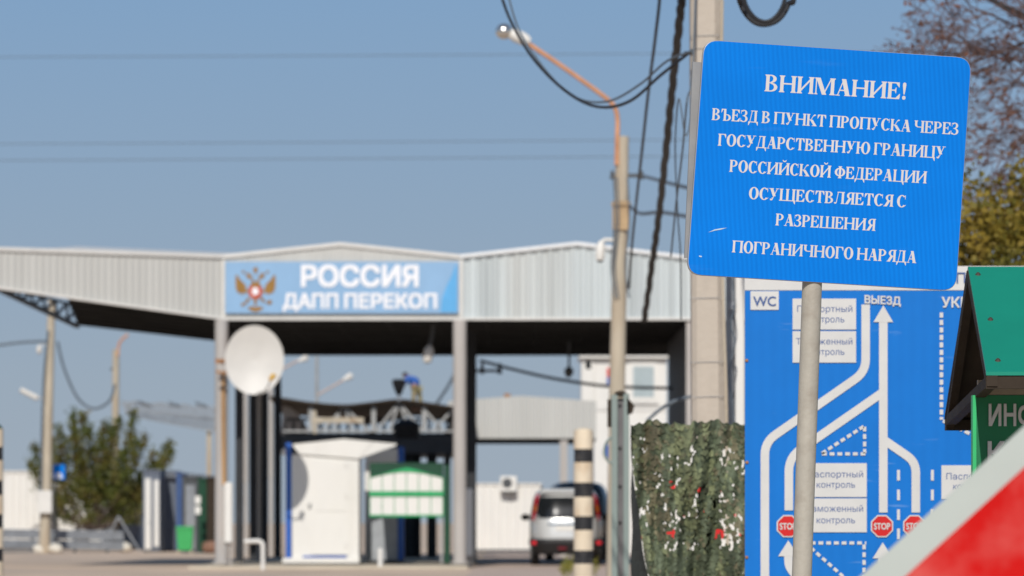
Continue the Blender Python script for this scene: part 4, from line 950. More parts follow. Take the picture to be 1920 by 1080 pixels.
for px in (560,690,770,840): b.box(X(px-4,66),X(px+4,66),F/66+.2,F/66+.4,0,Z(850,66))
builds(b,'post', M['dark_steel'], sh)
b = MB(); b.box(X(757,66),X(788,66),F/66+.5,F/66+.6,.0,Z(850,66)); b.box(X(800,66),X(818,66),F/66+.5,F/66+.6,.0,Z(850,66)); builds(b,'opening_shade', M['dark_steel'], sh)  # dark sheets for the shelter's black opening, its shade put into the colour
b = MB(); b.bbox(X(738,67),X(786,67),F/67,F/67+.8,Z(822,67),Z(792,67),.06); b.ball(P(762,793,67)+Vector((0,.4,0)),.28,.3,.12); b.build('roof_box', M['black'], sh)
cn = thing('cone_lamp', 'black cone shaped lamp on a short stem on the wavy roof beside the bending person', 'lamp', P(748,749,sc))
b = MB(); b.tube([P(748,741,sc),P(748,735,sc),P(748,722,sc),P(748,714,sc),P(748,711,sc)],.1,16,[.06,.11,.19,.22,.16]); b.build('shade', M['black'], cn, smooth=True)
b = MB(); b.cyl(P(748,752,sc),P(748,740,sc),.05,.045,10); b.build('stem', M['grey_steel'], cn)

def skin_body(name, joints, edges, parent, m, sub=2):
    me = bpy.data.meshes.new(name); base = parent.location
    me.from_pydata([tuple(Vector(j[:3])-base) for j in joints], edges, [])
    o = bpy.data.objects.new(name, me); COL.objects.link(o)
    md = o.modifiers.new('skin','SKIN'); sv = me.skin_vertices[0].data
    for i, j in enumerate(joints): sv[i].radius = (j[3],j[4] if len(j) > 4 else j[3]); sv[i].use_root = (i == 0)
    s2 = o.modifiers.new('sub','SUBSURF'); s2.levels = s2.render_levels = sub
    dg = bpy.context.evaluated_depsgraph_get(); m2 = bpy.data.meshes.new_from_object(o.evaluated_get(dg)); bpy.data.objects.remove(o)
    m2.name = name; m2.materials.clear(); m2.materials.append(m); m2.polygons.foreach_set('use_smooth',[True]*len(m2.polygons))
    o = bpy.data.objects.new(name, m2); COL.objects.link(o); o.parent = parent; return o
spn = 60.6; yp = F/spn
def J(px,py,dy,r,r2=None): p = P(px,py,spn); return (p.x,yp+dy,p.z,r,r2 or r)
roof_z = Z(769,spn)
pr = thing('person', 'person in a blue jacket and khaki trousers bending over on the wavy roof', 'person', (X(781,spn),yp,roof_z))
# bare body (head, neck, arms with hands) as one surface, clothes over it
body = [J(781,727,0,.11),J(776,714,0,.12),J(769,707,0,.12),J(763,704.5,0,.055),J(758.5,704,0,.085),J(755.5,706.5,0,.06),
        J(767,708,-.17,.055),J(761,718,-.2,.045),J(754,724,-.12,.036),J(751.5,725,-.1,.03),
        J(767,708,.17,.055),J(760,717,.18,.045),J(753,723,.1,.036),J(750.5,724,.08,.03),
        J(777,729,-.10,.075),J(776,748,-.11,.055),J(779,767,-.1,.045),J(774,769,-.14,.035),
        J(784,729,.10,.075),J(787,748,.11,.055),J(789,767,.1,.045),J(784,769,.08,.035)]
be = [(0,1),(1,2),(2,3),(3,4),(4,5),(2,6),(6,7),(7,8),(8,9),(2,10),(10,11),(11,12),(12,13),(0,14),(14,15),(15,16),(16,17),(0,18),(18,19),(19,20),(20,21)]
skin_body('body', body, be, pr, M['skin'])
jk = [J(781.5,726,0,.15,.17),J(776,713.5,0,.17,.19),J(769,707,0,.155,.19),J(766,708,-.18,.085),J(760.5,718,-.21,.07),J(756,722.5,-.15,.06),J(766,708,.18,.085),J(759.5,717,.19,.07),J(755,721.5,.13,.06)]
skin_body('jacket', jk, [(0,1),(1,2),(2,3),(3,4),(4,5),(2,6),(6,7),(7,8)], pr, M['jacket'])
tr_ = [J(781.5,728,0,.125,.13),J(777,731,-.09,.085),J(775.5,748,-.10,.068),J(778,764,-.1,.06),J(785,731,.09,.085),J(788,748,.11,.068),J(790,764,.1,.06)]
skin_body('trousers', tr_, [(0,1),(1,2),(2,3),(0,4),(4,5),(5,6)], pr, M['khaki'])
b = MB(); p = P(759.5,702,spn); b.ball((p.x+.0,yp,p.z),.095,.095,.07); b.build('hair', M['hair'], pr, smooth=True)
# far lamps
def far_lamp(px, arm, lb, s=55, ptop=None):
    t_ = thing('street_lamp', lb, 'street lamp', (X(px,s),F/s,0), 'far street lamps')
    q = MB(); q.cyl((X(px,s),F/s,0),P(px,ptop,s),.07,.05,10); q.build('pole', M['galv'], t_, smooth=True)
    q = MB(); q.tube([P(*a,s) for a in arm],.035,8); q.build('arm', M['pale_arm'], t_)
    e = arm[-1]; q = MB(); q.tube([P(e[0]-12,e[1]+6.5,s),P(e[0]-3,e[1]+2,s),P(e[0]+2,e[1]-1,s),P(e[0]+6,e[1]-3,s)],.1,12,[.05,.10,.13,.06]); q.build('lamp_head', M['white'], t_, smooth=True)
far_lamp(594,[(594,742),(600,738),(640,715),(655,706)],'far lamp with an orange arm rising right, above the wavy rear roof',55,668)
far_lamp(520,[(520,700),(530,692),(555,678),(572,671)],'far lamp arm right beside the white dish',54,700)

# ------------------------------------------------------------------ second canopy, white container, tower, cross-arm pole
s2 = 60.0; y2 = F/s2
c2 = thing('corrugated_canopy', 'pale corrugated far canopy on a grey post seen beyond the lane', 'canopy', (X(1000,s2),y2,0))
b = MB(); z2 = pk(Z(752,s2),Z(742,s2),Z(752,s2),.5); corr(b,X(840,s2),X(1118,s2),y2,y2,lambda t:Z(822,s2),z2,.22,.03); b.build('fascia', M['fascia_warm'], c2)
b = MB(); b.box(X(840,s2),X(1118,s2),y2+.06,y2+6,Z(822,s2),Z(818,s2)); 
for k in range(5): b.box(X(840,s2),X(1118,s2),y2+.5+k*1.2,y2+.6+k*1.2,Z(826,s2),Z(822.2,s2))
b.build('soffit', M['soffit'], c2)
b = MB(); b.box(X(1050,s2),X(1064,s2),y2+.1,y2+.3,0,Z(822,s2)); b.build('post', M['pillar_clean'], c2)
b = MB(); b.bbox(X(945,s2),X(957,s2),y2+1,y2+1.3,Z(747,s2),Z(736,s2),.02); tag(b.build('roof_vent', M['rust'], loc=P(951,747,s2)+Vector((0,1,0))), 'small rust red vent on the far canopy roof', 'vent')
s3 = 52.0; y3 = F/s3
ct = thing('white_container', 'low white container cabin closing the lane behind the silver car', 'container', (X(950,s3),y3,0))
b = MB(); corr(b,X(885,s3),X(1014,s3),y3,y3,lambda t:.1,lambda t:Z(908,s3),.3,.03); b.box(X(885,s3),X(1014,s3),y3+.04,y3+2.4,.1,Z(909,s3)); b.build('wall', M['white'], ct)
b = MB(); b.box(X(884,s3),X(1016,s3),y3-.04,y3+2.45,Z(909,s3),Z(906,s3)); b.build('roof_edge', M['white'], ct)
b = MB(); b.box(X(884,s3),X(1016,s3),y3-.01,y3+2.4,0,.098); b.build('skid', M['dark_grey'], ct)
ac = thing('air_conditioner', 'white air conditioner box on the top edge of the container behind the car', 'air conditioner', (X(956,s3),y3-.3,Z(922,s3)))
b = MB(); b.bbox(X(938,s3),X(969,s3),y3-.42,y3-.05,Z(921,s3),Z(893,s3),.03); b.build('case', M['white'], ac)
b = MB(); b.cyl((X(951,s3),y3-.425,Z(906,s3)),(X(951,s3),y3-.435,Z(906,s3)),.18,None,20); b.build('fan_grille', M['dark_grey'], ac)
b = MB(); b.box(X(942,s3),X(966,s3),y3-.4,y3-.02,Z(925,s3),Z(921.5,s3)); b.build('bracket', M['dark_grey'], ac)
s4 = 55.0; y4 = F/s4
tw = thing('white_tower', 'white two storey watch cabin with a large window beyond the right half of the canopy', 'cabin', (X(1180,s4),y4,0))
b = MB(); b.box(X(1114,s4),X(1250,s4),y4,y4+3,0,Z(672,s4)); b.build('wall', M['white'], tw)
b = MB(); b.box(X(1090,s4),X(1113.5,s4),y4-.05,y4+2,Z(754,s4),Z(668,s4)); b.build('bay', M['white'], tw)
b = MB(); b.box(X(1086,s4),X(1254,s4),y4-.25,y4+3.2,Z(671.8,s4),Z(664,s4)); b.build('roof', M['white'], tw)
b = MB(); b.box(X(1180,s4),X(1232,s4),y4-.05,y4-.002,Z(752,s4),Z(680,s4)); wf = b.build('window', M['white'], tw)
b = MB(); b.box(X(1187,s4),X(1226,s4),y4-.056,y4-.052,Z(745,s4),Z(687,s4)); b.build('pane', M['glass_pale'], wf)
b = MB(); b.box(X(1182,s4),X(1235,s4),y4-.12,y4-.058,Z(758,s4),Z(753,s4)); b.build('sill', M['trim'], wf)
b = MB(); b.box(X(1116,s4),X(1250,s4),y4-.03,y4-.002,Z(770,s4),Z(762,s4)); b.build('string_course', M['trim'], tw)
b = MB(); b.box(X(1098,s4),X(1108,s4),y4-.056,y4-.052,Z(692,s4),Z(676,s4)); b.build('pane', M['glass_dark'], tw)
b = MB(); b.cyl((X(1146,s4),y4-.10,Z(847,s4)),(X(1146,s4),y4-.06,Z(847,s4)),.28,None,24); tag(b.build('round_sign', M['booth_blue'], loc=(X(1146,s4),y4-.08,Z(847,s4))), 'round blue sign on the white cabin wall, mostly behind the green steel post', 'sign')
fl = MB(); fl.cur = 0; fl.box(X(1138,s4),X(1146,s4),y4-.09,y4-.07,Z(707,s4),Z(690,s4)); fl.cur = 1; fl.box(X(1138,s4),X(1146,s4),y4-.09,y4-.07,Z(722,s4),Z(707.2,s4))
tag(fl.build('flag', [M['stop_red'],M['booth_blue']], loc=P(1142,722,s4)), 'small red and blue flag on the white cabin left of the lamp pole', 'flag')
s5 = 68.0
xp = thing('crossarm_pole', 'dark pole with a short crossarm of insulators half hidden behind the middle pillar', 'pole', (X(886,s5),F/s5+.5,0))
b = MB(); b.cyl((X(886,s5),F/s5+.5,0),P(886,666,s5)+Vector((0,.5,0)),.10,.08,10); b.build('shaft', M['dark_steel'], xp)
b = MB(); b.bar(P(880,694,s5)+Vector((0,.4,0)),P(940,694,s5)+Vector((0,.4,0)),.08,.08); b.build('crossarm', M['dark_grey'], xp)
b = MB()
for px in (904,937): b.cyl(P(px,700,s5)+Vector((0,.4,0)),P(px,680,s5)+Vector((0,.4,0)),.07,.04,10)
builds(b,'insulator', M['dark_grey'], xp)

# ------------------------------------------------------------------ vehicles
def ring(hw, yb, yf, z, n=48, e=5.0):
    o = []
    for k in range(n):
        t = 2*math.pi*k/n; c, s_ = math.cos(t), math.sin(t)
        o.append((hw*math.copysign(abs(c)**(2/e),c), (yb+yf)/2+(yf-yb)/2*math.copysign(abs(s_)**(2/e),s_), z))
    return o
def loft(mb, levels, o, n=48, e=5.0):
    vs = []
    for z, hw, yb, yf in levels: vs += [(x+o.x,y+o.y,zz+o.z) for x,y,zz in ring(hw,yb,yf,z,n,e)]
    fs = [tuple(range(n-1,-1,-1)), tuple(range((len(levels)-1)*n,len(levels)*n))]
    for i in range(len(levels)-1):
        for k in range(n): q = (k+1)%n; fs.append((i*n+k,i*n+q,(i+1)*n+q,(i+1)*n+k))
    mb.add(vs, fs)
def interp(levels, z, i):
    for a, c in zip(levels[:-1],levels[1:]):
        if a[0] <= z <= c[0]: return lerp(a[i],c[i],(z-a[0])/(c[0]-a[0]))
    return levels[-1][i]
def rear_patch(mb, lv, o, x0, x1, z0, z1, off=.012, nz=6, inset=0, nx=8):
    vs = []
    for j in range(nz+1):
        z = lerp(z0,z1,j/nz); yb = interp(lv,z,2); yf = interp(lv,z,3); hw = interp(lv,z,1)
        for i in range(nx+1):
            x = lerp(x0,x1,i/nx)*hw; c = min(1,abs(x/hw)); s_ = (1-c**4.2)**(1/4.2)
            y = (yb+yf)/2-(yf-yb)/2*s_; vs.append((o.x+x, o.y+y-off, o.z+z))
    mb.add(vs,[(j*(nx+1)+i,j*(nx+1)+i+1,(j+1)*(nx+1)+i+1,(j+1)*(nx+1)+i) for j in range(nz) for i in range(nx)])
def side_patch(mb, lv, o, sgn, ya, yb_, z0, z1, off=.01):
    vs = []
    for z in (z0,(z0+z1)/2,z1):
        for y in (ya,yb_): 
            hw = interp(lv,z,1); vs.append((o.x+sgn*(hw+off),o.y+y,o.z+z))
    mb.add(vs,[(0,1,3,2),(2,3,5,4)])
def wheels(t_, o, hw, ys_):
    for y in ys_:
        for sg in (-1,1):
            q = MB(); q.cyl((o.x+sg*(hw-.2),o.y+y,.35),(o.x+sg*(hw+.005),o.y+y,.35),.35,None,24); wh = q.build('wheel', M['rubber'], t_)
            q = MB(); q.cyl((o.x+sg*(hw+.006),o.y+y,.35),(o.x+sg*(hw+.02),o.y+y,.35),.22,.2,16); q.build('rim', M['galv'], wh)
s6 = 76.0; oc_ = Vector((X(1062,s6),F/s6,0))
LV = [(.30,.80,.16,4.45),(.42,.86,.06,4.55),(.60,.90,.0,4.6),(.80,.905,.03,4.58),(1.0,.905,.05,4.5),(1.15,.90,.07,4.3),(1.19,.885,.09,3.45),(1.42,.85,.17,3.05),(1.68,.795,.27,2.7),(1.82,.735,.36,2.5),(1.89,.64,.48,2.3),(1.92,.45,.8,2.0)]
su = thing('silver_car', 'silver off-road car seen from behind with tall red tail lights, waiting under the canopy', 'car', oc_)
b = MB(); loft(b,LV,oc_,48,4.2); b.build('body', M['silver'], su, smooth=True)
b = MB(); LB = [(.28,.80,.10,4.5),(.36,.875,.02,4.6),(.58,.92,-.06,4.66),(.66,.90,-.02,4.6)]; loft(b,LB,oc_); b.build('bumper', M['plastic_dark'], su, smooth=True)
b = MB(); rear_patch(b,LV,oc_,-.86,.86,1.17,1.70,.014,6,0,16); b.build('rear_window', M['glass_dark'], su, smooth=True)
for sg in (-1,1):
    a_, c_ = (-1.0,-.87) if sg < 0 else (.87,1.0)
    q = MB(); rear_patch(q,LV,oc_,a_,c_,1.12,1.76,.028,8,0,6); tl = q.build('tail_light', M['lamp_red'], su, smooth=True)
    q = MB(); rear_patch(q,LV,oc_,a_*.99,c_*.99,1.34,1.48,.036,3,0,4); q.build('turn_lens', M['lamp_amber'], tl, smooth=True)
    q = MB(); q.box(oc_.x+sg*.80-.055,oc_.x+sg*.80+.055,oc_.y-.055,oc_.y+.05,.53,.60); q.build('reflector', M['lamp_red'], su)
    q = MB(); side_patch(q,LV,oc_,sg,.55,3.0,1.22,1.68); q.build('side_window', M['glass_dark'], su)
    q = MB(); q.ball((oc_.x+sg*1.0,oc_.y+2.9,1.20),.12,.07,.085); q.bar((oc_.x+sg*.85,oc_.y+2.9,1.16),(oc_.x+sg*.98,oc_.y+2.9,1.17),.05,.05); q.build('mirror', M['plastic_dark'], su, smooth=True)
    q = MB(); q.tube(cat_curve([(oc_.x+sg*.60,oc_.y+.55,1.86),(oc_.x+sg*.60,oc_.y+.8,1.95),(oc_.x+sg*.60,oc_.y+2.0,1.95),(oc_.x+sg*.60,oc_.y+2.3,1.86)],4),.025,8); q.build('roof_rail', M['galv'], su)
b = MB(); b.prism([(oc_.x-.66,oc_.y+.24,1.80),(oc_.x+.66,oc_.y+.24,1.80),(oc_.x+.62,oc_.y+.24,1.88),(oc_.x-.62,oc_.y+.24,1.88)][::-1],[(oc_.x-.62,oc_.y+.6,1.80),(oc_.x+.62,oc_.y+.6,1.80),(oc_.x+.6,oc_.y+.6,1.90),(oc_.x-.6,oc_.y+.6,1.90)][::-1]); b.build('spoiler', M['silver'], su)
b = MB(); rear_patch(b,LV,oc_,-.30,.30,.86,.98,.02,2); b.build('number_plate', M['white'], su)
b = MB(); rear_patch(b,LV,oc_,-.5,.5,1.01,1.05,.035,2); b.build('trim_strip', mat('chrome_strip',(.7,.7,.68),.12,.9), su)
b = MB(); b.box(oc_.x-.2,oc_.x+.0,oc_.y-.075,oc_.y,.40,.46); b.build('fog_lamp', mat('fog_red', (.16,.012,.02), .3), su)
wheels(su, oc_, .86, (.85,3.65))
s7 = 68; ov = Vector((X(1085,s7),F/s7,0))
vn = thing('dark_van', 'dark van ahead of the silver car, only its rounded roof showing', 'van', ov)
LW = [(.35,.85,.1,4.9),(.6,.93,0,5.0),(1.1,.95,.02,4.8),(1.25,.94,.04,4.2),(1.7,.88,.10,3.9),(2.0,.78,.2,3.6),(2.14,.66,.35,3.3),(2.20,.4,.7,3.0)]
b = MB(); loft(b,LW,ov,48,4.0); b.build('body', M['car_dark'], vn, smooth=True)
b = MB(); rear_patch(b,LW,ov,-.75,.75,1.3,1.9,.014); b.build('rear_window', M['glass_dark'], vn)
wheels(vn, ov, .88, (1.0,4.0))

# ------------------------------------------------------------------ bollards
sb_ = 170.0
bands = [(808,842,0),(842,867,1),(867,905,0),(905,932,1),(932,968,0),(968,994,1),(994,1032,0),(1032,1057,1),(1057,1096,0),(1096,1122,1),(1122,1160,0)]
def bollard(px, lb, shift, capm):
    t_ = thing('striped_bollard', lb, 'bollard', (X(px,sb_),F/sb_,0), 'black and cream striped bollards')
    q = MB(); r = .104; n = 24
    for y0_, y1_, m in bands:
        q.cur = m; rr = r + (.004 if m == 0 else 0)
        za_, zb__ = max(0,Z(y1_+shift,sb_)), Z(y0_+shift,sb_)
        if zb__ <= 0: continue
        q.cyl((X(px,sb_),F/sb_,za_),(X(px,sb_),F/sb_,zb__),rr,None,n)
    q.build('post', [M['cream'],M['black_paint']], t_, smooth=True)
    q = MB(); q.ball((X(px,sb_),F/sb_,Z(808+shift,sb_)),.100,.100,.035 if capm == 'cream' else .06); q.build('cap', M[capm], t_, smooth=True); return t_
bollard(1094,'black and cream striped bollard in front of the silver car',0,'cream')
bollard(-12,'black and cream striped bollard cut by the left edge of the frame',-4,'stall_dark')
b = MB(); rng = random.Random(5)
wx, wy = X(1090,95), F/95
for k in range(46):
    x0, y0_ = wx+rng.uniform(-.38,.3), wy+rng.uniform(-.5,.5); h = rng.uniform(.12,.45); lx = rng.uniform(-.1,.1)
    b.bar((x0,y0_,0),(x0+lx,y0_,h),.008,.008)
    for j in range(5):
        t = rng.uniform(.3,1); c = Vector((x0+lx*t,y0_,h*t)); a = rng.uniform(0,6.28); v = Vector((math.cos(a),math.sin(a),.5))*.05; b.add([c,c+v+Vector((0,0,.015)),c+v*1.4,c+v-Vector((0,0,.02))],[(0,1,2,3)])
tag(b.build('weed', M['weed'], loc=(wx,wy,0)), 'yellow green weed clump growing below the striped bollard by the car', 'weed')

# ------------------------------------------------------------------ left side: fence cabins, rail, poles, tree
s8 = 47.0; y8 = F/s8
def cabin(name, px0, px1, pytop, s, m, lb, cat='cabin', ribs=True, door=None, group=None, depth=2.2):
    y = F/s; t_ = thing(name, lb, cat, (X((px0+px1)/2,s),y,0), group); zt = Z(pytop,s); q = MB()
    if ribs: corr(q,X(px0,s),X(px1,s),y,y,lambda t:.06,lambda t:zt,.28,.03); q.box(X(px0,s),X(px1,s),y+.035,y+depth,.06,zt-.002)
    else: q.box(X(px0,s),X(px1,s),y,y+depth,.06,zt)
    q.build('wall', M[m], t_)
    q = MB(); q.box(X(px0,s)-.03,X(px1,s)+.03,y-.04,y+depth+.03,zt+.001,zt+.07); q.build('roof', M[m if m not in ('white',) else 'trim'], t_)
    q = MB(); q.box(X(px0,s),X(px1,s),y-.01,y+depth,0,.058); q.build('skid', M['dark_grey'], t_)
    if door:
        q = MB(); q.box(X(door[0],s),X(door[1],s),y-.03,y-.002,.1,zt-.25); d_ = q.build('door', M[door[2]], t_)
        q = MB(); q.box(X(door[1]-3,s),X(door[1]-1.5,s),y-.06,y-.031,1.0,1.12); q.build('handle', M['galv'], d_)
    return t_
cabin('white_cabin',-60,76,886,s8,'white','long white ribbed cabin at the left edge behind the guard rail',depth=3)
cabin('white_cabin',78,205,892,46,'white','white ribbed cabin right of the leaning pole, behind the green tree',depth=3)
cabin('white_cabin',214,262,900,47,'blue_grey','grey cabin half hidden by the right side of the green tree',depth=2)
cabin('white_cabin',268,300,884,52,'slate','slate cabin with two white boards right of the green tree',door=(272,283,'white'))
b = MB(); b.box(X(289,52),X(298,52),F/52-.03,F/52-.002,.2,Z(900,52)); tag(b.build('white_board', M['white'], loc=(X(293,52),F/52,0)), 'tall white board leaning on the slate cabin right of the tree', 'board')
cabin('toilet_cabin',302,330,886,51,'slate','slate grey portable cabin just left of the green bin, plain front','toilet cabin',True,None,'portable toilet cabins')
cabin('toilet_cabin',331,341,890,52,'muted_blue','narrow blue portable cabin above the green bin','toilet cabin',True,None,'portable toilet cabins')
cabin('toilet_cabin',342,371,896,53,'dark_grey','dark grey portable cabin right of the blue one','toilet cabin',True,(348,366,'grey_steel'),'portable toilet cabins')
cabin('toilet_cabin',372,387,900,54,'stall_dark','narrow dark green cabin with two pale notices','toilet cabin',True,None,'portable toilet cabins')
cabin('toilet_cabin',388,403,898,54,'brown_dark','narrow brown cabin beside the rust streaked pillar','toilet cabin',True,None,'portable toilet cabins')
for k,(py) in enumerate((937,956)):
    b = MB(); b.box(X(366,54.5),X(376,54.5),F/54.5,F/54.5+.02,Z(py+8,54.5),Z(py-7,54.5)); tag(b.build('notice', M['white'], loc=P(371,py,54.5)), ('upper' if k==0 else 'lower')+' of two pale notices on the dark green cabin', 'notice')
b = MB(); b.tube([P(300+i*.45,889+7*math.sin(i*.9)+i*.045,51)+Vector((0,.3*math.cos(i*.9),0)) for i in range(230)],.02,5); tag(b.build('barbed_wire', M['grey_steel'], loc=P(350,890,51)), 'coiled barbed wire along the tops of the portable cabins', 'barbed wire')
s9 = 53.0; y9 = F/s9
gr = thing('guard_rail', 'grey steel guard rail on posts running in front of the white cabins', 'guard rail', (X(120,s9),y9,0))
b = MB()
prof = [(0,-.16),(.06,-.12),(.06,-.06),(0,0),(.06,.06),(.06,.12),(0,.16)]
for zc_ in (.70,.34):
    vs = []
    for px in (-60,40,140,232):
        for dy, dz in prof: vs.append((X(px,s9),y9-dy,zc_+dz-.0006*(px+60)*(.6)))
    b.add(vs,[(i*7+k,(i+1)*7+k,(i+1)*7+k+1,i*7+k+1) for i in range(3) for k in range(6)])
builds(b,'rail', M['grey_steel'], gr)
b = MB()
for px in (-20,60,140,200): b.bar((X(px,s9),y9+.08,0),(X(px,s9),y9+.08,.85),.1,.08)
builds(b,'post', M['dark_grey'], gr)
b = MB(); b.bar(P(222,968,s9),P(262,1033,s9),.06,.06); b.bar(P(185,1003,s9),P(205,1033,s9),.07,.07); b.bar(P(222,968,s9),P(205,1003,s9),.05,.05); builds(b,'brace', M['grey_steel'], gr)
br = MB(); 
for k in range(7):
    cx = 8+k*9; br.tube([P(cx+7*math.cos(t),1030-16*math.sin(t)+10,53)+Vector((0,-.15*math.sin(t),0)) for t in [math.pi*j/10 for j in range(11)]],.035,6)
br.bar((X(0,53),F/53,.03),(X(72,53),F/53,.03),.06,.05)
tag(br.build('hoop_rack', M['grey_steel'], loc=(X(36,53),F/53,0)), 'low rack of grey steel hoops at the left foot of the guard rail', 'rack')
s10 = 54.0; y10 = F/s10
lpole = thing('leaning_pole', 'pale leaning concrete pole with a meter box left of the green tree', 'pole', (X(83,s10),y10,0))
b = MB(); b.tube([(X(83,s10),y10,0),P(87,900,s10),P(97,560,s10)],.2,12,[.20,.185,.13]); b.build('shaft', M['pole_tan'], lpole, smooth=True)
b = MB(); b.bbox(X(72,s10),X(100,s10),y10-.42,y10-.2,Z(962,s10),Z(920,s10),.03); b.build('meter_box', M['trim'], lpole)
b = MB(); b.tube(cat_curve([P(92,620,s10)+Vector((0,-.18,0)),P(84,700,s10)+Vector((0,-.19,0)),P(80,800,s10)+Vector((0,-.2,0)),P(78,920,s10)+Vector((0,-.21,0))],6),.04,6); b.build('cable', M['wire'], lpole)
b = MB(); b.cyl(P(40,731,s10)+Vector((0,-.2,0)),P(72,747,s10)+Vector((0,-.2,0)),.09,.10,12); b.bar(P(70,746,s10)+Vector((0,-.15,0)),P(92,748,s10),.05,.05); tag(b.build('tube_lamp', M['dish'], loc=P(90,748,s10), smooth=True), 'pale tube lamp sticking out left of the leaning pole', 'lamp')
b = MB(); b.ball(P(75,656,s10)+Vector((0,-.2,0)),.10,.10,.16); b.bar(P(75,648,s10)+Vector((0,-.2,0)),P(94,646,s10),.04,.04); tag(b.build('dome_camera', M['dish'], loc=P(92,646,s10), smooth=True), 'small white dome camera left of the leaning pole', 'camera')
s11 = 47.0
p2 = thing('short_pole', 'pale concrete pole with a stub of orange arm behind the green tree', 'pole', (X(217,s11),F/s11,0))
b = MB(); b.cyl((X(215,s11),F/s11,0),P(217.5,655,s11),.17,.13,10); b.build('shaft', M['pole_tan'], p2, smooth=True)
b = MB(); b.tube(cat_curve([P(222,668,s11)+Vector((0,-.12,0)),P(222,652,s11),P(226,640,s11),P(240,627,s11)],5),.05,8); b.build('arm', M['orange'], p2)
b = MB(); b.cyl(P(207,692,s11),P(215,692,s11),.05); b.build('insulator', M['dark_grey'], p2)
s12 = 46.0
gn = thing('lattice_gantry', 'grey lattice gantry arching between the short pole and the canopy', 'gantry', (X(320,s12),F/s12,0))
b = MB(); N = 22
tp = [P(lerp(228,425,i/N),lerp(752,766,i/N)+2*math.sin(i*1.3),s12) for i in range(N+1)]; bt = [P(lerp(236,425,i/N),lerp(775,812,(i/N)**.8),s12) for i in range(N+1)]
for dy in (0,.7):
    o_ = Vector((0,dy,0)); b = MB()
    for i in range(N):
        b.bar(tp[i]+o_,tp[i+1]+o_,.05,.05); b.bar(bt[i]+o_,bt[i+1]+o_,.04,.04); b.bar(tp[i]+o_,bt[i+1]+o_,.02,.02); b.bar(bt[i]+o_,tp[i+1]+o_,.02,.02)
        m_ = tp[i].lerp(bt[i],.5); m2_ = tp[i+1].lerp(bt[i+1],.5); b.bar(m_+o_,m2_+o_,.025,.025); b.bar(tp[i]+o_,bt[i]+o_,.035,.035)
    b.build('truss', M['grey_steel'], gn)
b = MB()
for px in (268,322,372):
    for k in range(7): b.bar(P(px-6+k*3,752+k,s12),P(px-2+k*3.2,762+k*.5,s12),.05,.03)
b.build('bracket', M['dark_grey'], gn)
b = MB(); b.bar((X(391,s12),F/s12+.3,0),P(391,806,s12)+Vector((0,.3,0)),.18,.18); b.build('post', M['pole_tan'], gn)
gbn = thing('green_bin', 'bright green waste bin on short legs in front of the dark cabins', 'bin', (X(346,55),F/55,0))
b = MB(); x0,x1_ = X(331,55),X(361,55); yy = F/55
b.add([(x0+.04,yy+.03,.12),(x1_-.04,yy+.03,.12),(x1_-.04,yy+.5,.12),(x0+.04,yy+.5,.12),(x0,yy,Z(992,55)),(x1_,yy,Z(992,55)),(x1_,yy+.53,Z(992,55)),(x0,yy+.53,Z(992,55))],[(0,3,2,1),(4,5,6,7),(0,1,5,4),(1,2,6,5),(2,3,7,6),(3,0,4,7)]); b.build('body', M['bin_green'], gbn)
b = MB(); b.bbox(x0-.02,x1_+.02,yy-.03,yy+.55,Z(992,55)+.002,Z(987,55),.02); b.build('lid', M['bin_green'], gbn)
for sx in (.1,.9):
    q = MB(); q.bar((lerp(x0,x1_,sx),yy+.1,0),(lerp(x0,x1_,sx),yy+.1,.14),.05,.05); q.build('leg', M['cream'], gbn)
rng = random.Random(11)
def stone(px, s, r, m, lb, name='painted_stone', grp='whitewashed stones'):
    q = MB(); q.ball((X(px,s),F/s,r*.62),r*1.1,r,r*.8,12,8)
    for i in range(len(q.v)): 
        d_ = q.v[i]-Vector((X(px,s),F/s,r*.5)); q.v[i] += d_*.22*mn.noise(q.v[i]*7)
        q.v[i].z = max(q.v[i].z,0)
    return tag(q.build(name, M[m], loc=(X(px,s),F/s,0), smooth=True), lb, 'stone', grp)
stone(75,54,.22,'stone','whitewashed stone at the foot of the leaning pole'); stone(105,54,.24,'stone','whitewashed stone under the small blue sign'); stone(235,52,.24,'stone','whitewashed stone right of the guard rail end')
stone(396,54,.30,'boulder','reddish brown boulder beside the rust streaked pillar','boulder',None)
bs = thing('square_sign', 'small square blue sign on a thin post left of the green tree', 'sign', (X(104,53.5),F/53.5,0))
b = MB(); b.bbox(X(100,53.5),X(122,53.5),F/53.5-.03,F/53.5,Z(899,53.5),Z(871,53.5),.01); pl_ = b.build('plate', M['sign_blue'], bs)
b = MB(); b.add([P(x,y,53.5)+Vector((0,-.034,0)) for x,y in [(104,897),(106,888),(111,885),(116,890),(117,897)]],[(0,1,2,3,4)]); b.build('symbol', M['white_letter'], pl_)
b = MB(); b.cyl((X(103,53.5),F/53.5+.05,0),(X(103,53.5),F/53.5+.05,Z(872,53.5)),.035,None,8); b.build('post', M['dark_grey'], bs)

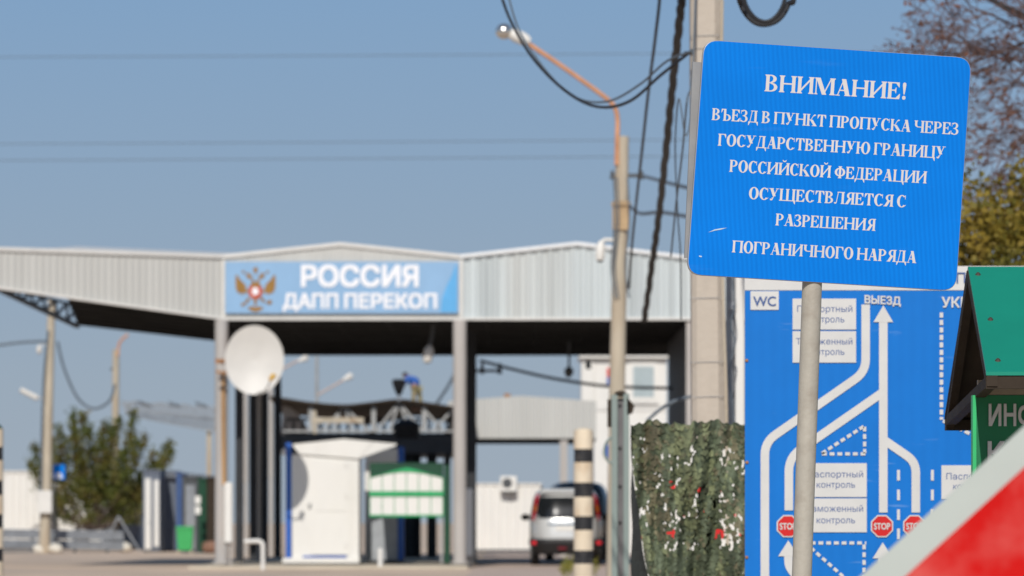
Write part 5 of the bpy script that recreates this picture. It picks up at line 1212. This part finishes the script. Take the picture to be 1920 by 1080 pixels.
# ------------------------------------------------------------------ trees
def leaf(mb, c, L_, rng, flat=.0):
    d_ = Vector((rng.gauss(0,1),rng.gauss(0,1),rng.gauss(0,1))).normalized(); w_ = d_.cross(Vector((rng.gauss(0,1),rng.gauss(0,1),rng.gauss(0,1)))).normalized()*L_*.32
    mb.add([c-d_*L_*.5,c+w_,c+d_*L_*.5,c-w_],[(0,1,2,3)])
s13 = 48.0; y13 = F/s13; rng = random.Random(21)
tr = thing('green_tree', 'bushy dark green tree with upright shoots in front of the white cabins', 'tree', (X(160,s13),y13,0))
tips = [(62,868),(70,835),(88,822),(112,800),(120,818),(134,772),(140,800),(156,775),(168,800),(185,812),(199,790),(212,800),(226,785),(252,770),(246,810),(262,825),(274,818),(290,850),(304,868),(318,826),(326,842),(308,885),(292,905),(300,930),(282,945),(255,960),(100,930),(80,900),(92,945),(170,835),(205,840),(235,850),(140,850),(110,860),(190,870),(230,890),(150,900),(200,920),(120,935),(260,890),(210,950),(175,960),(240,940)]
bw = MB(); bl = MB(); b0 = Vector((X(160,s13),y13,0)); fork = Vector((X(170,s13),y13,.75))
bw.tube([b0,b0+Vector((.05,0,.4)),fork],.1,10,[.14,.11,.10]); bw.tube([b0+Vector((-.1,.1,0)),P(140,960,s13),P(120,930,s13)],.06,8,[.08,.06,.03])
for i, (px, py) in enumerate(tips):
    e = P(px,py,s13); e.y += rng.uniform(-1.5,1.5)*(.45 if py < 820 else 1)
    mid = fork.lerp(e,.5)+Vector((rng.uniform(-.2,.2)+ (e.x-fork.x)*.18, (e.y-fork.y)*.15, -.15+rng.uniform(-.1,.1)))
    c = cat_curve([fork,mid,e],8); bw.tube(c,.02,5,[lerp(.04,.008,k/(len(c)-1)) for k in range(len(c))])
    L_ = (e-fork).length
    for k in range(int(330*max(.9,L_/2.2))):
        t = rng.uniform(.30,1.0)**.9; j = min(len(c)-1,int(t*(len(c)-1))); p_ = c[j].lerp(c[min(j+1,len(c)-1)],rng.random())
        sp_ = lerp(.46,.17,t**1.2); q_ = p_+Vector((rng.gauss(0,sp_*.55),rng.gauss(0,sp_*.7),rng.gauss(0,sp_*.6)))
        if q_.z > 1.0 and (q_.z > 1.75 or rng.random() < .5): leaf(bl,q_,rng.uniform(.09,.17),rng)
bw.build('trunk', M['bark'], tr, smooth=True); bl.build('crown', M['leaf_green'], tr)

def bare_tree(base, limbs, rng, label, leafm, nleaf):
    t_ = thing('bare_tree', label, 'tree', base); q = MB(); lf = MB()
    def grow(p, d_, L_, r, depth):
        n = 5; pts = [p]; dd_ = d_.copy()
        for i in range(n):
            dd_ = (dd_+Vector((rng.gauss(0,.13),rng.gauss(0,.13),rng.gauss(-.01,.11)))).normalized(); pts.append(pts[-1]+dd_*L_/n)
        q.tube(pts,r,5 if depth > 1 else 8,[lerp(r,r*.55,i/n) for i in range(n+1)])
        if depth >= 6:
            for _ in range(nleaf):
                if rng.random() < .35: leaf(lf, pts[rng.randrange(2,n+1)]+Vector((rng.gauss(0,.02),)*3), rng.uniform(.03,.06), rng)
            return
        for k in range(3 if depth < 3 else 3):
            i = rng.randrange(2,n+1) if k else n
            a = rng.uniform(.3,.85); ax = Vector((rng.gauss(0,1),rng.gauss(0,1),rng.gauss(0,1))).normalized()
            nd = (Matrix.Rotation(a*rng.choice((-1,1)),3,ax)@dd_).normalized(); grow(pts[i],nd,L_*rng.uniform(.58,.8),max(r*.55,.0035),depth+1)
    for st0, d_, L_, r in limbs: grow(Vector(st0), Vector(d_).normalized(), L_, r, 1)
    q.tube([base,base+Vector((.1,0,1.5)),Vector(limbs[0][0])],.16,10,[.20,.17,.12])
    q.build('trunk', M['twig'], t_, smooth=True); lf.build('crown', M[leafm], t_); return t_
s14 = 210.0; bb = Vector((X(2120,s14),F/s14,0)); rng = random.Random(4)
fk = P(2100,330,s14)
bare_tree(bb, [(fk,(-.8,-.1,.75),1.05,.030),(fk,(-.95,.1,.25),1.10,.026),(fk,(-.35,.2,1),1.2,.030),(P(2060,230,s14),(-.85,-.2,.5),.9,.022),(P(2040,330,s14),(-1,.1,.15),.75,.02),(P(2040,290,s14),(-.9,-.2,-.1),.65,.018),(P(2060,160,s14),(-1,.2,.1),1.0,.024),(P(2050,60,s14),(-1,-.1,.0),.95,.024),(P(2030,20,s14),(-1,.1,.3),.9,.022),(P(2010,250,s14),(-1,0,.0),.6,.016)], rng, 'almost leafless brown tree with fine twigs beside the tilted blue sign', 'leaf_rust', 3).location.x += .52
s15 = 232.0; y15 = F/s15; rng = random.Random(9)
yt = thing('yellow_tree', 'yellow green autumn tree above the white header of the map board', 'tree', (X(1930,s15),y15+.6,0))
bw = MB(); bl = MB(); b0 = Vector((X(1935,s15),y15+.6,0)); fork = Vector((X(1925,s15),y15+.6,1.4)); bw.tube([b0,fork],.09,8,[.11,.08])
for k in range(74):
    px = rng.uniform(1770,2120); lim = 372+30*math.sin(px*.06)-max(0,(px-1850))*.5+rng.uniform(-14,26)
    e = P(px,rng.uniform(lim,620),s15); e.y += .6+rng.uniform(-.8,.8)
    c = cat_curve([fork,fork.lerp(e,.5)+Vector((rng.uniform(-.1,.1),0,.1)),e],5); bw.tube(c,.01,4,[lerp(.014,.003,i/(len(c)-1)) for i in range(len(c))])
    for _ in range(150):
        leaf(bl, e+Vector((rng.gauss(0,.11),rng.gauss(0,.13),rng.gauss(0,.10))), rng.uniform(.04,.085), rng)
bw.build('trunk', M['bark'], yt); bl.build('crown', M['leaf_yellow'], yt)
